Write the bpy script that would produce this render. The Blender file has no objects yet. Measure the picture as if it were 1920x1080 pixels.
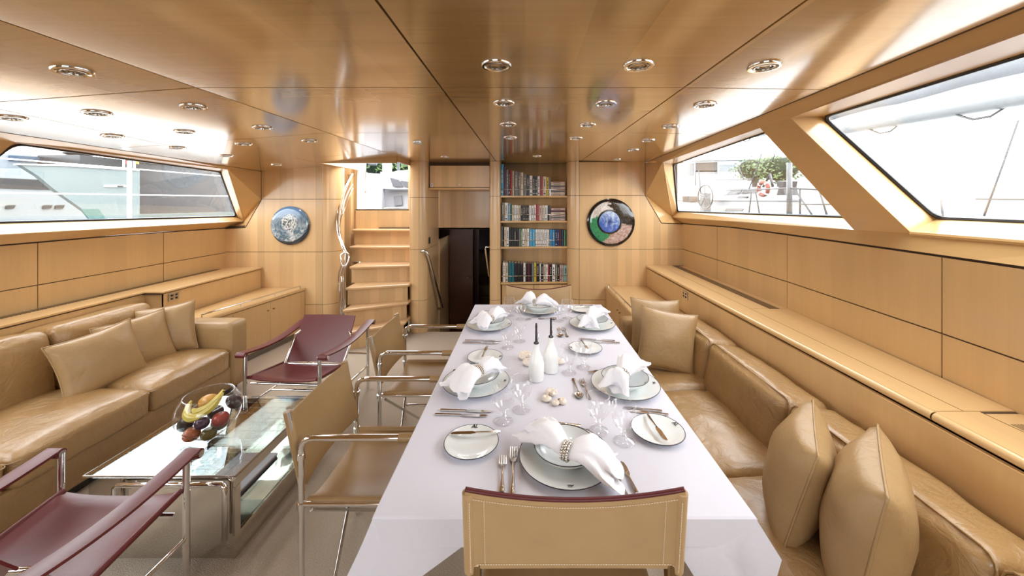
import bpy, math, random
from mathutils import Vector, Matrix, noise
random.seed(7)
PI = math.pi
SC = bpy.context.scene
COL = SC.collection
# ------------------------------------------------------------------ camera, world, light
CAMZ = 1.58
F, CX, CY = 685.0, 985.0, 376.0
cam = bpy.data.cameras.new('camera'); camo = bpy.data.objects.new('camera', cam); COL.objects.link(camo)
camo.location = (0, 0, CAMZ); camo.rotation_euler = (PI/2, 0, 0)
cam.sensor_width = 36; cam.lens = F/1920*36
cam.shift_x = (960-CX)/1920; cam.shift_y = -(540-CY)/1920
cam.clip_start = 0.02; cam.clip_end = 500
SC.camera = camo
vs = SC.view_settings
SC.display_settings.display_device = 'sRGB'
vs.view_transform = 'Standard'; vs.look = 'None'; vs.gamma = 1; vs.use_curve_mapping = False
vs.exposure = 0.0
SKY = 9.0
w = bpy.data.worlds.new('sky'); SC.world = w; w.use_nodes = True
wb = w.node_tree.nodes['Background']; wb.inputs[0].default_value = (0.94, 0.965, 1.0, 1); wb.inputs[1].default_value = SKY
try:
    cy = SC.cycles
    cy.use_denoising = True
    cy.max_bounces = 10; cy.diffuse_bounces = 5; cy.glossy_bounces = 4; cy.transparent_max_bounces = 24
    cy.sample_clamp_indirect = 12
    cy.caustics_reflective = False; cy.caustics_refractive = False
except Exception:
    pass
def portal(c, nrm, up, sx, sy):
    l = bpy.data.lights.new('daylight_portal', 'AREA'); l.shape = 'RECTANGLE'; l.size = sx; l.size_y = sy
    l.cycles.is_portal = True
    o = bpy.data.objects.new('daylight_portal', l); COL.objects.link(o)
    z = -Vector(nrm).normalized(); x = Vector(up).cross(z).normalized(); y = z.cross(x)
    o.matrix_world = Matrix.Translation(c) @ Matrix((x, y, z)).transposed().to_4x4()
portal((1.90, 0.9, 1.76), (-.75, 0, -.65), (0, 0, 1), 3.4, 0.85)
portal((1.83, 3.2, 1.74), (-.75, 0, -.5), (0, 0, 1), 2.9, 0.80)
portal((-3.42, 3.3, 1.66), (.75, 0, -.5), (0, 0, 1), 2.7, 0.75)
portal((-3.35, 0.5, 1.70), (.75, 0, -.5), (0, 0, 1), 3.2, 0.80)
portal((-0.6, -2.2, 1.475), (0, 1, 0), (0, 0, 1), 2.2, 1.05)
portal((-1.8, 4.95, 2.0), (0, -1, -.4), (0, 0, 1), 1.3, 1.3)
FILL_W = 4.0      # watts of each fill spot added under the unlit ceiling downlights
# ------------------------------------------------------------------ helpers
def A(x, y, Y): return Vector(((x-CX)*Y/F, Y, CAMZ-(y-CY)*Y/F))
def AZ(x, y, Z): return A(x, y, F*(CAMZ-Z)/(y-CY))
def AX(x, y, X): return A(x, y, X*F/(x-CX))
MW = {}
class MB:
    def __init__(s): s.v = []; s.f = []
    def add(s, vs, fs):
        o = len(s.v); s.v += [tuple(p) for p in vs]; s.f += [tuple(i+o for i in f) for f in fs]; return s
    def bb(s, x0, y0, z0, x1, y1, z1, m=None):
        if x0 > x1: x0, x1 = x1, x0
        if y0 > y1: y0, y1 = y1, y0
        if z0 > z1: z0, z1 = z1, z0
        vs = [Vector((x, y, z)) for z in (z0, z1) for x, y in ((x0, y0), (x1, y0), (x1, y1), (x0, y1))]
        if m: vs = [m @ p for p in vs]
        return s.add(vs, [(3, 2, 1, 0), (4, 5, 6, 7), (0, 1, 5, 4), (1, 2, 6, 5), (2, 3, 7, 6), (3, 0, 4, 7)])
    def prism(s, poly, axis, a, b):
        P = {0: lambda p, t: (t, p[0], p[1]), 1: lambda p, t: (p[0], t, p[1]), 2: lambda p, t: (p[0], p[1], t)}[axis]
        n = len(poly)
        fs = [tuple(range(n-1, -1, -1)), tuple(range(n, 2*n))] + [(i, (i+1) % n, n+(i+1) % n, n+i) for i in range(n)]
        area = sum(poly[i][0]*poly[(i+1) % n][1]-poly[(i+1) % n][0]*poly[i][1] for i in range(n))
        flip = (area < 0) != (b < a)
        if axis == 1: flip = not flip
        if flip: fs = [f[::-1] for f in fs]
        return s.add([P(p, a) for p in poly]+[P(p, b) for p in poly], fs)
    def solid(s, top, off):   # polygon (3-D) thickened by the vector off
        n = len(top); off = Vector(off)
        vs = [Vector(p) for p in top]; vs += [p+off for p in vs]
        nr = (vs[1]-vs[0]).cross(vs[2]-vs[0])
        fs = [tuple(range(n)), tuple(range(2*n-1, n-1, -1))] + [((i+1) % n, i, n+i, n+(i+1) % n) for i in range(n)]
        if nr.dot(off) > 0: fs = [f[::-1] for f in fs]
        return s.add(vs, fs)
    def tube(s, pts, r, n=10, closed=False, radii=None, cap=True):
        pts = [Vector(p) for p in pts]; m = len(pts); rings = []
        prev = None
        for i, p in enumerate(pts):
            if closed: t = pts[(i+1) % m]-pts[i-1]
            else: t = pts[min(i+1, m-1)]-pts[max(i-1, 0)]
            t.normalize()
            if prev is None:
                a = Vector((0, 0, 1)) if abs(t.z) < .9 else Vector((1, 0, 0))
                u = t.cross(a).normalized()
            else:
                u = (prev-t*prev.dot(t)).normalized()
            prev = u; v = t.cross(u); rr = radii[i] if radii else r
            rings.append([p+(u*math.cos(k*2*PI/n)+v*math.sin(k*2*PI/n))*rr for k in range(n)])
        vs = [p for rg in rings for p in rg]; fs = []
        for i in range(m if closed else m-1):
            j = (i+1) % m
            for k in range(n): fs.append((i*n+k, i*n+(k+1) % n, j*n+(k+1) % n, j*n+k))
        if not closed and cap: fs += [tuple(range(n-1, -1, -1)), tuple((m-1)*n+k for k in range(n))]
        return s.add(vs, fs)
    def lathe(s, prof, n=24, c=(0, 0, 0), m=None):
        vs = []; fs = []; c = Vector(c)
        for r, z in prof:
            for k in range(n):
                p = Vector((r*math.cos(2*PI*k/n), r*math.sin(2*PI*k/n), z))
                if m: p = m @ p
                vs.append(p+c)
        for i in range(len(prof)-1):
            for k in range(n): fs.append((i*n+k, i*n+(k+1) % n, (i+1)*n+(k+1) % n, (i+1)*n+k))
        return s.add(vs, fs)
    def ball(s, c, rx, ry=None, rz=None, n=16, h=10, m=None, fn=None):
        ry = ry or rx; rz = rz or rx; vs = []; c = Vector(c)
        for i in range(h+1):
            th = PI*i/h
            for k in range(n):
                d = Vector((math.sin(th)*math.cos(2*PI*k/n), math.sin(th)*math.sin(2*PI*k/n), -math.cos(th)))
                q = Vector((d.x*rx, d.y*ry, d.z*rz))
                if fn: q = fn(d, q)
                if m: q = m @ q
                vs.append(c+q)
        fs = [(i*n+k, i*n+(k+1) % n, (i+1)*n+(k+1) % n, (i+1)*n+k) for i in range(h) for k in range(n)]
        return s.add(vs, fs)
    def grid(s, rows):
        h = len(rows); w_ = len(rows[0])
        return s.add([p for r in rows for p in r], [(i*w_+j, i*w_+j+1, (i+1)*w_+j+1, (i+1)*w_+j) for i in range(h-1) for j in range(w_-1)])
    def build(s, name, m, parent=None, smooth=False, local=False, auto=None):
        me = bpy.data.meshes.new(name)
        vs = s.v
        if parent is not None and not local:
            inv = MW[parent.name].inverted(); vs = [tuple(inv @ Vector(p)) for p in vs]
        me.from_pydata(vs, [], s.f); me.materials.append(m)
        if smooth:
            me.polygons.foreach_set('use_smooth', [True]*len(me.polygons))
            if auto:
                try: me.set_sharp_from_angle(angle=math.radians(auto))
                except Exception: pass
        me.update()
        o = bpy.data.objects.new(name, me); COL.objects.link(o)
        if parent is not None: o.parent = parent; MW[o.name] = MW[parent.name].copy()
        else: MW[o.name] = Matrix.Identity(4)
        return o
def tag(o, label=None, cat=None, group=None, kind=None):
    for k, v in (('label', label), ('category', cat), ('group', group), ('kind', kind)):
        if v: o[k] = v
    return o
def thing(name, label, cat, loc=(0, 0, 0), rz=0, group=None, kind=None):
    o = bpy.data.objects.new(name, None); COL.objects.link(o)
    o.empty_display_size = .05; o.location = loc; o.rotation_euler = (0, 0, rz)
    MW[o.name] = Matrix.Translation(loc) @ Matrix.Rotation(rz, 4, 'Z')
    return tag(o, label, cat, group, kind)
KIDS = {}
def dup(root, loc, rz=0, label=None, rot=None):
    r = root.copy(); COL.objects.link(r); r.location = loc; r.rotation_euler = rot if rot else (0, 0, rz)
    if label: r['label'] = label
    MW[r.name] = Matrix.Translation(loc) @ r.rotation_euler.to_matrix().to_4x4()
    for ch in list(root.children):
        c = ch.copy(); COL.objects.link(c); c.parent = r; MW[c.name] = MW[r.name].copy()
        for g in list(ch.children):
            d = g.copy(); COL.objects.link(d); d.parent = c
    return r
def struct(o): o['kind'] = 'structure'; return o
def bevel(o, w_, seg=2):
    b = o.modifiers.new('bevel', 'BEVEL'); b.width = w_; b.segments = seg; b.limit_method = 'ANGLE'; b.angle_limit = math.radians(40)
    return o
def solidify(o, t, off=0):
    b = o.modifiers.new('solidify', 'SOLIDIFY'); b.thickness = t; b.offset = off; return o
# ------------------------------------------------------------------ materials
def newmat(name):
    m = bpy.data.materials.new(name); m.use_nodes = True
    nt = m.node_tree; b = nt.nodes['Principled BSDF']
    return m, nt, b
def setp(b, **k):
    names = dict(color='Base Color', rough='Roughness', metal='Metallic', coat='Coat Weight', coatr='Coat Roughness', ior='IOR', spec='Specular IOR Level', sheen='Sheen Weight', trans='Transmission Weight')
    for a, v in k.items():
        if a == 'color' and len(v) == 3: v = (*v, 1)
        b.inputs[names[a]].default_value = v
def math_(nt, op, a, b_=None):
    n = nt.nodes.new('ShaderNodeMath'); n.operation = op
    for i, v in enumerate((a, b_)):
        if v is None: continue
        if isinstance(v, (int, float)): n.inputs[i].default_value = v
        else: nt.links.new(v, n.inputs[i])
    return n.outputs[0]
def mixc(nt, f, a, b_, mode='MIX'):
    n = nt.nodes.new('ShaderNodeMix'); n.data_type = 'RGBA'; n.blend_type = mode
    for s_, v in ((n.inputs[0], f), (n.inputs[6], a), (n.inputs[7], b_)):
        if isinstance(v, (int, float)): s_.default_value = v
        elif isinstance(v, tuple): s_.default_value = (*v, 1) if len(v) == 3 else v
        else: nt.links.new(v, s_)
    return n.outputs[2]
def noise_(nt, vec, scale, detail=3, rough=.55, dist=0):
    n = nt.nodes.new('ShaderNodeTexNoise'); n.inputs['Scale'].default_value = scale; n.inputs['Detail'].default_value = detail
    n.inputs['Roughness'].default_value = rough; n.inputs['Distortion'].default_value = dist
    if vec is not None: nt.links.new(vec, n.inputs['Vector'])
    return n.outputs[0]
def coords(nt, kind='Object', scale=None):
    if kind == 'World': o = nt.nodes.new('ShaderNodeNewGeometry').outputs['Position']
    else: o = nt.nodes.new('ShaderNodeTexCoord').outputs[kind]
    if scale:
        m = nt.nodes.new('ShaderNodeMapping'); m.inputs['Scale'].default_value = scale; nt.links.new(o, m.inputs['Vector']); o = m.outputs[0]
    return o
def bump(nt, b, h, strength, dist=.01):
    n = nt.nodes.new('ShaderNodeBump'); n.inputs['Strength'].default_value = strength; n.inputs['Distance'].default_value = dist
    nt.links.new(h, n.inputs['Height']); nt.links.new(n.outputs[0], b.inputs['Normal'])
def flat(name, color, rough=.5, metal=0, var=.06, vscale=20, bmp=0, bscale=300, **k):
    m, nt, b = newmat(name); setp(b, color=color, rough=rough, metal=metal, **k)
    v = coords(nt)
    n = noise_(nt, v, vscale)
    lo = tuple(c*(1-var) for c in color); hi = tuple(min(1, c*(1+var)) for c in color)
    nt.links.new(mixc(nt, n, lo, hi), b.inputs['Base Color'])
    if bmp: bump(nt, b, noise_(nt, v, bscale), bmp, .002)
    return m
def wood(name, base, leaf=0, leafw=.16, grain=2, rough=.3, coat=.25, var=.10, fig=.10, coatr=.08, cior=1.5):
    m, nt, b = newmat(name); setp(b, rough=rough, coat=coat, coatr=coatr)
    b.inputs['Coat IOR'].default_value = cior
    pos = coords(nt, 'World')
    sp = nt.nodes.new('ShaderNodeSeparateXYZ'); nt.links.new(pos, sp.inputs[0])
    a = math_(nt, 'FLOOR', math_(nt, 'DIVIDE', sp.outputs[leaf], leafw))
    wn = nt.nodes.new('ShaderNodeTexWhiteNoise'); wn.noise_dimensions = '1D'; nt.links.new(a, wn.inputs['W'])
    sc = [70, 70, 70]; sc[grain] = 3.5
    g = noise_(nt, coords(nt, 'World', tuple(sc)), 1.0, 4, .6)
    sc2 = [9, 9, 9]; sc2[grain] = 1.2
    g2 = noise_(nt, coords(nt, 'World', tuple(sc2)), 1.0, 3, .5, .6)
    f = math_(nt, 'ADD', math_(nt, 'MULTIPLY', wn.outputs[0], var), math_(nt, 'MULTIPLY', g, fig))
    f = math_(nt, 'ADD', f, math_(nt, 'MULTIPLY', g2, fig*1.3))
    tot = var+fig*2.3
    dark = tuple(c*(1-tot*.75) for c in base); light = tuple(min(1, c*(1+tot*.55)) for c in base)
    nt.links.new(mixc(nt, math_(nt, 'DIVIDE', f, tot), dark, light), b.inputs['Base Color'])
    bump(nt, b, g, .04, .001)
    return m
def leather(name, c, rough=.38, wr=.35, coat=.0):
    m, nt, b = newmat(name); setp(b, rough=rough, coat=coat, coatr=.25)
    v = coords(nt, 'World')
    n1 = noise_(nt, v, 7, 4, .6, .5); n2 = noise_(nt, v, 420, 2)
    nt.links.new(mixc(nt, n1, tuple(x*.86 for x in c), tuple(min(1, x*1.12) for x in c)), b.inputs['Base Color'])
    h = math_(nt, 'ADD', math_(nt, 'MULTIPLY', noise_(nt, v, 13, 5, .6, 1.2), 1.0), math_(nt, 'MULTIPLY', n2, .05))
    bump(nt, b, h, wr, .02)
    return m
WOODC = (.65, .425, .195)
M = {}
M['wall'] = wood('maple_wall', WOODC, 1, .17, 2, .30, .2, .06, .09)
M['wallx'] = wood('maple_bulkhead', (.71, .48, .245), 0, .085, 2, .30, .2, .16, .09)
M['ceil'] = wood('maple_ceiling', (.53, .325, .118), 0, .17, 0, .25, 1.0, .22, .20, .11, 1.9)
M['shelf'] = wood('maple_shelf', WOODC, 0, .11, 1, .28, .3, .06, .09)
M['trimw'] = wood('maple_trim', (.61, .385, .165), 2, .5, 1, .28, .3, .05, .08)
M['tread'] = wood('maple_tread', (.66, .43, .22), 1, .3, 0, .28, .3, .05, .08)
M['darkw'] = wood('dark_veneer', (.10, .028, .014), 0, .2, 2, .3, .3, .1, .1)
M['groove'] = flat('groove_shadow_gap', (.055, .028, .012), .7)
M['leather'] = leather('tan_sofa_leather', (.36, .215, .085), .30, .5, .4)
M['pleather'] = leather('tan_cushion_leather', (.385, .245, .11), .40, .22)
M['saddle'] = leather('tan_saddle_leather', (.33, .205, .088), .38, .05)
M['saddle2'] = leather('pale_saddle_leather', (.47, .315, .155), .42, .03)
M['burg'] = leather('burgundy_leather', (.125, .016, .016), .36, .05, .08)
M['edge'] = flat('oxblood_edge', (.10, .012, .015), .4)
M['stitch'] = flat('cream_thread', (.70, .58, .42), .8)
M['chrome'] = flat('chrome', (.80, .80, .80), .08, 1, .01)
M['steel'] = flat('brushed_steel', (.62, .60, .57), .22, 1, .03)
M['mirror'] = flat('polished_steel', (.70, .66, .60), .05, 1, .01)
M['silver'] = flat('cutlery_silver', (.74, .70, .64), .14, 1, .02)
M['brass'] = flat('warm_metal', (.35, .25, .13), .3, 1)
M['black'] = flat('black_rubber', (.012, .012, .014), .4)
M['dark'] = flat('dark_grille', (.03, .025, .02), .5)
M['porcelain'] = flat('white_porcelain', (.80, .83, .82), .10, 0, .02, coat=.3)
M['linec'] = flat('dark_rim_glaze', (.03, .03, .04), .3)
M['ceramic'] = flat('white_ceramic', (.85, .86, .84), .15, 0, .02)
M['napkin'] = flat('white_napkin_linen', (.86, .86, .90), .85, 0, .03, 30, .15, 500)
M['white'] = flat('white_gelcoat', (.82, .84, .85), .3, 0, .02)
M['shell'] = flat('shell_cream', (.80, .72, .62), .4, 0, .22, 60)
M['shell2'] = flat('shell_inner', (.42, .27, .20), .3, 0, .2, 60)
def cloth_mat():
    m, nt, b = newmat('white_table_linen'); setp(b, color=(.80, .80, .875), rough=.8)
    v = coords(nt, 'World')
    n = noise_(nt, v, 3, 3); nt.links.new(mixc(nt, n, (.66, .655, .73), (.71, .705, .775)), b.inputs['Base Color'])
    h = math_(nt, 'ADD', math_(nt, 'MULTIPLY', noise_(nt, v, 420, 2), .25), noise_(nt, v, 9, 4, .6, .8))
    bump(nt, b, h, .12, .012)
    return m
M['cloth'] = cloth_mat()
def carpet_mat():
    m, nt, b = newmat('beige_wool_carpet'); setp(b, rough=1.0, spec=.1)
    v = coords(nt, 'World')
    n = noise_(nt, coords(nt, 'World', (1, 1.6, 1)), 150, 3, .65); n3 = noise_(nt, v, 1.6, 2)
    f = n
    c = mixc(nt, f, (.34, .265, .19), (.80, .70, .57))
    nt.links.new(mixc(nt, math_(nt, 'MULTIPLY', n3, .3), c, (.56, .47, .37)), b.inputs['Base Color'])
    bump(nt, b, f, .8, .008)
    return m
M['carpet'] = carpet_mat()
def glassy(name, tint=(1, 1, 1), ior=1.45, rough=0.0, edge=1.0):
    m = bpy.data.materials.new(name); m.use_nodes = True; nt = m.node_tree
    for n in list(nt.nodes):
        if n.type != 'OUTPUT_MATERIAL': nt.nodes.remove(n)
    out = nt.nodes[0]
    t = nt.nodes.new('ShaderNodeBsdfTransparent'); t.inputs[0].default_value = (*tint, 1)
    g = nt.nodes.new('ShaderNodeBsdfGlossy'); g.inputs['Roughness'].default_value = rough; g.inputs[0].default_value = (1, 1, 1, 1)
    lw = nt.nodes.new('ShaderNodeLayerWeight'); lw.inputs['Blend'].default_value = .5
    f0 = ((ior-1)/(ior+1))**2      # Schlick's fresnel, the same on both faces of a thin shell
    fr = math_(nt, 'ADD', math_(nt, 'MULTIPLY', math_(nt, 'POWER', lw.outputs['Facing'], 3.4), (1-f0)*edge), f0)
    mx = nt.nodes.new('ShaderNodeMixShader')
    nt.links.new(fr, mx.inputs[0]); nt.links.new(t.outputs[0], mx.inputs[1]); nt.links.new(g.outputs[0], mx.inputs[2])
    nt.links.new(mx.outputs[0], out.inputs[0])
    return m
M['pane'] = glassy('window_glass', (.97, .98, .98))
M['goblet'] = glassy('cut_crystal', (.985, .985, .99), 1.75, .01, 1.0)
M['bowlglass'] = glassy('clear_bowl_glass', (.94, .96, .97), 1.5)
def coffee_glass():
    m = glassy('wired_table_glass', (.93, .965, .965), 1.6)
    return m
M['tglass'] = coffee_glass()
# ------------------------------------------------------------------ room shell
YB, YN = 4.36, -2.2          # forward bulkhead, after end
# floor
mb = MB(); mb.bb(-3.9, YN, -.06, 2.1, 4.40, 0); struct(mb.build('floor', M['carpet']))
def czc(x): return 2.05-.073*max(0, -1.37-x)-.015*max(0, x-.66)
def redge(y): return 1.13+.072*y
def ledge(y): return -2.55-.128*y
# ceiling: dark backing with separate veneered panels
mb = MB()
for y0, y1, xl in ((YN, 3.98, None), (3.98, 4.7, -2.22)):
    pts = [ledge(y0) if y0 < 3.9 else ledge(y0), -1.37, .66, redge(y0)]
    n = 6
    for i in range(n):
        ya, yb = y0+(y1-y0)*i/n, y0+(y1-y0)*(i+1)/n
        for xa, xb in ((lambda y: ledge(y)-.02, lambda y: -2.22), (lambda y: -2.22, lambda y: -1.40), (lambda y: -1.40, lambda y: .66), (lambda y: .66, lambda y: redge(y)+.03)):
            if y0 > 3.9 and abs(xa(0)+2.22) < .01: continue
            q = [(xa(ya), ya), (xb(ya), ya), (xb(yb), yb), (xa(yb), yb)]
            mb.solid([(x, y, czc(x)+.013) for x, y in q], (0, 0, .03))
ceil = struct(mb.build('ceiling', M['groove']))
G = .0038
def cpanel(q):
    # q: plan polygon (counter-clockwise); shrunk towards its centre by the shadow gap
    c = Vector((sum(p[0] for p in q)/len(q), sum(p[1] for p in q)/len(q)))
    out = []
    for x, y in q:
        out.append((x-math.copysign(G, x-c.x), y-math.copysign(G, y-c.y)))
    mb = MB(); mb.solid([(x, y, czc(x)) for x, y in out], (0, 0, .0135)); mb.build('panel', M['ceil'], ceil)
def oj(y): return -2.31-.2045*(y-1.6)
cuts = [YN, -1.5, -.49, .51, 1.52, 2.535, 3.54, 4.62]
for a, b in zip(cuts, cuts[1:]):
    cpanel([(-.35, a), (.66, a), (.66, b), (-.35, b)])
    cpanel([(.66, a), (redge(a), a), (redge(b), b), (.66, b)])
    if b > 4: 
        cpanel([(-1.37, a), (-.35, a), (-.35, b), (-1.40, b), (-1.40, 3.98)])
        cpanel([(-2.22, a), (-1.37, a), (-1.37, 3.98), (-2.22, 3.98)])
        cpanel([(ledge(a), a), (-2.22, a), (-2.22, b), (ledge(b), b)])
    else:
        cpanel([(-1.37, a), (-.35, a), (-.35, b), (-1.37, b)])
        if a < 2.5:
            cpanel([(oj(a), a), (-1.37, a), (-1.37, b), (oj(b), b)])
            if ledge(a) < oj(a): cpanel([(ledge(a), a), (oj(a), a), (oj(b), b), (ledge(b), b)])
        else:
            cpanel([(ledge(a), a), (-1.37, a), (-1.37, b), (ledge(b), b)])
# companionway hatch coaming above the stairs
mb = MB(); mb.bb(-2.22, 3.955, 1.985, -1.40, 3.98, 2.30); mb.bb(-2.24, 3.98, 1.985, -2.215, 5.05, 2.30); mb.bb(-1.405, 3.98, 2.0, -1.38, 5.05, 2.30)
struct(mb.build('trim_1', M['trimw']))
# ---- side walls: upper raked window surrounds
def tri_poly(mb, pts, t): mb.solid(pts, t)
RT = {'FTL': A(1242, 304.6, 3.865), 'FBL': A(1259.6, 406.7, 4.49), 'FTR': A(1425, 240, 2.115), 'FBR': A(1601, 431, 2.057),
      'NTL': A(1482, 221, 1.856), 'NBL': A(1709.6, 437.8, 1.749), 'NTR': Vector((1.10, -.6, 2.0)), 'NBR': Vector((1.75, -.6, 1.44)),
      'GFTL': A(1262, 308, 4.007), 'GFBL': A(1270, 397, 4.45), 'GFTR': Vector((1.62, 2.2, 2.055)), 'GFBR': Vector((2.0, 2.12, 1.478)),
      'GNTL': A(1541, 219, 1.91), 'GNBL': A(1754, 410, 1.781), 'GNTR': Vector((1.40, -.6, 2.03)), 'GNBR': Vector((1.92, -.6, 1.50))}
LT = {'FTR': A(428, 318, 3.763), 'FBR': A(458.6, 414.3, 4.424), 'PTR': Vector((-3.0, 2.145, 1.924)), 'PBR': Vector((-3.50, 2.05, 1.36)),
      'NTR': Vector((-2.95, 1.86, 1.93)), 'NBR': Vector((-3.49, 1.74, 1.365)), 'NTL': Vector((-2.63, -.6, 1.96)), 'NBL': Vector((-3.30, -.6, 1.40)),
      'GTR': A(413.5, 322, 3.85), 'GBR': A(444, 406, 4.406), 'GTL': Vector((-3.163, 2.262, 1.935)), 'GBL': Vector((-3.64, 2.12, 1.435)),
      'GNTR': Vector((-3.13, 1.90, 1.94)), 'GNBR': Vector((-3.62, 1.78, 1.43)), 'GNTL': Vector((-2.85, -.6, 1.97)), 'GNBL': Vector((-3.45, -.6, 1.46))}
def face(mb, pts, out):   # a wooden lining face 8 mm thick, thickened outwards
    mb.solid(pts, Vector(out)*.008)
def surround(R, side, far, names):
    o = (side, 0, 0)
    return
wr_pts = [(-2.2, 1.60), (-.6, 1.69), (.6, 1.745), (1.31, 1.79), (1.593, 1.816), (2.61, 1.871), (3.572, 1.876), (4.37, 1.878)]
def wrx(y):
    for (a, xa), (b, xb) in zip(wr_pts, wr_pts[1:]):
        if y <= b: return xa+(xb-xa)*(y-a)/(b-a)
    return wr_pts[-1][1]
def wlx(y): return -3.54+.004*y if y > 1.5 else -3.534+.09*(1.5-y)*.9
def rtop(y): return 1.335 if y < 3.3 else 1.335-.033*(y-3.3)/1.06
# right raked lining
R = RT; o = (1, 0, 0)
mb = MB()
Ed = [(y, redge(y)) for y in (-2.2, -.6, 1.856, 2.115, 3.865, 4.36)]
def E(y): return Vector((redge(y)+.003, y, czc(redge(y))+.02))
T = {-2.2: Vector((1.02, -2.2, 2.0)), -.6: R['NTR'], 1.856: R['NTL'], 2.115: R['FTR'], 3.865: R['FTL'], 4.36: Vector((1.50, 4.36, 1.985))}
ys = sorted(T)
for a, b in zip(ys, ys[1:]): mb.solid([E(a), E(b), T[b], T[a]], (.0, 0, .008))          # header fascia
struct(mb.build('trim_2', M['trimw']))
mb = MB()
face(mb, [R['FTR'], R['NTL'], R['NBL'], R['FBR']], o)                                       # leaning pillar
face(mb, [R['NTL'], R['GNTL'], R['GNBL'], R['NBL']], (0, .2, -.2)); face(mb, [R['FTR'], R['FBR'], R['GFBR'], R['GFTR']], (0, -1, 0))
face(mb, [R['FTL'], R['GFTL'], R['GFBL'], R['FBL']], o)
N1, N2, N3, N4 = Vector((1.623, 4.36, 1.313)), Vector((1.432, 4.36, 1.637)), Vector((1.43, 4.36, 2.03)), Vector((1.878, 4.36, 1.302))
face(mb, [R['FTL'], R['FBL'], N2], o); face(mb, [N3, R['FTL'], N2], o); face(mb, [N2, R['FBL'], N1], o); face(mb, [N1, R['FBL'], Vector((1.89, 4.52, 1.31)), N4], (0, 0, -1))
NB = Vector((1.72, -.6, 1.44))
face(mb, [R['NTR'], Vector((1.02, -2.2, 2.0)), Vector((1.62, -2.2, 1.40)), R['NBR']], o); face(mb, [R['NTR'], R['NBR'], R['GNBR'], R['GNTR']], (0, -1, 0))
struct(mb.build('trim_3', M['trimw']))
gv = MB(); 
for a, b in ((N3, N2), (N2, N1), (N1, N4)): gv.tube([a+Vector((0, -.001, 0)), b+Vector((0, -.001, 0))], .0035, 5)
gv.tube([Vector((1.50, 4.356, 1.982)), Vector((1.44, 4.356, 2.03))], .003, 5); struct(gv.build('trim_13', M['groove']))
mb = MB()      # sills and band below
face(mb, [R['FBL'], R['GFBL'], R['GFBR'], R['FBR']], (0, 0, -1)); face(mb, [R['NBL'], R['GNBL'], R['GNBR'], R['NBR']], (0, 0, -1))
Bl = [Vector((1.62, -2.2, 1.40)), R['NBR'], R['NBL'], R['FBR'], R['FBL']]
def Wt(p): return Vector((wrx(min(p.y, 4.37)), p.y, rtop(p.y)+.008))
def strips(a, b, fn, off, n=8):
    for i in range(n):
        p, q = a.lerp(b, i/n), a.lerp(b, (i+1)/n); mb.solid([p, q, fn(q), fn(p)], off)
for a, b in zip(Bl, Bl[1:]): strips(a, b, Wt, (.02, 0, -.003))
face(mb, [R['FTL'], R['FTR'], R['GFTR'], R['GFTL']], (0, 0, 1)); face(mb, [R['NTL'], R['NTR'], R['GNTR'], R['GNTL']], (0, 0, 1))
mb.tube([R['NBL'], R['NBR']], .013, 8); struct(mb.build('trim_4', M['trimw']))
# left raked lining
L = LT; o = (-1, 0, 0)
def E2(y): return Vector((ledge(y)-.003, y, czc(ledge(y))+.02))
T2 = {-2.2: Vector((-2.43, -2.2, 1.96)), -.6: L['NTL'], 1.86: L['NTR'], 2.145: L['PTR'], 3.763: L['FTR'], 4.29: Vector((-3.13, 4.29, 1.895))}
ys = sorted(T2); mb = MB()
for a, b in zip(ys, ys[1:]): mb.solid([E2(a), E2(b), T2[b], T2[a]], (0, 0, .008))
struct(mb.build('trim_5', M['trimw']))
mb = MB()
face(mb, [L['PTR'], L['NTR'], L['NBR'], L['PBR']], o); face(mb, [L['PTR'], L['PBR'], L['GBL'], L['GTL']], (0, -1, 0)); face(mb, [L['NTR'], L['NBR'], L['GNBR'], L['GNTR']], (0, 1, 0))
face(mb, [L['FTR'], L['GTR'], L['GBR'], L['FBR']], o)
Q1, Q2, Q3, Q4 = Vector((-3.285, 4.29, 1.267)), Vector((-3.10, 4.29, 1.586)), Vector((-3.10, 4.29, 1.935)), Vector((-3.523, 4.29, 1.252))
face(mb, [L['FTR'], L['FBR'], Q2], o); face(mb, [Q3, L['FTR'], Q2], o); face(mb, [Q2, L['FBR'], Q1], o); face(mb, [Q1, L['FBR'], Vector((-3.56, 4.45, 1.26)), Q4], (0, 0, -1))
face(mb, [L['NTL'], Vector((-2.43, -2.2, 1.96)), Vector((-3.15, -2.2, 1.38)), L['NBL']], o); face(mb, [L['NTL'], L['NBL'], L['GNBL'], L['GNTL']], (0, -1, 0))
struct(mb.build('trim_6', M['trimw']))
gv = MB(); 
for a, b in ((Q3, Q2), (Q2, Q1), (Q1, Q4)): gv.tube([a+Vector((0, -.001, 0)), b+Vector((0, -.001, 0))], .0035, 5)
struct(gv.build('trim_14', M['groove']))
mb = MB()
face(mb, [L['FBR'], L['GBR'], L['GBL'], L['PBR']], (0, 0, -1)); face(mb, [L['NBR'], L['GNBR'], L['GNBL'], L['NBL']], (0, 0, -1))
Bl = [Vector((-3.15, -2.2, 1.38)), L['NBL'], L['NBR'], L['PBR'], L['FBR']]
def ltop(y): return 1.275 if y < 3.3 else 1.275-.022*(y-3.3)
def Wl(p): return Vector((wlx(min(p.y, 4.30)), p.y, ltop(p.y)+.008))
for a, b in zip(Bl, Bl[1:]): strips(a, b, Wl, (-.02, 0, -.003))
face(mb, [L['FTR'], L['PTR'], L['GTL'], L['GTR']], (0, 0, 1)); face(mb, [L['NTR'], L['NTL'], L['GNTL'], L['GNTR']], (0, 0, 1))
struct(mb.build('trim_7', M['trimw']))
gv = MB()
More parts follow.
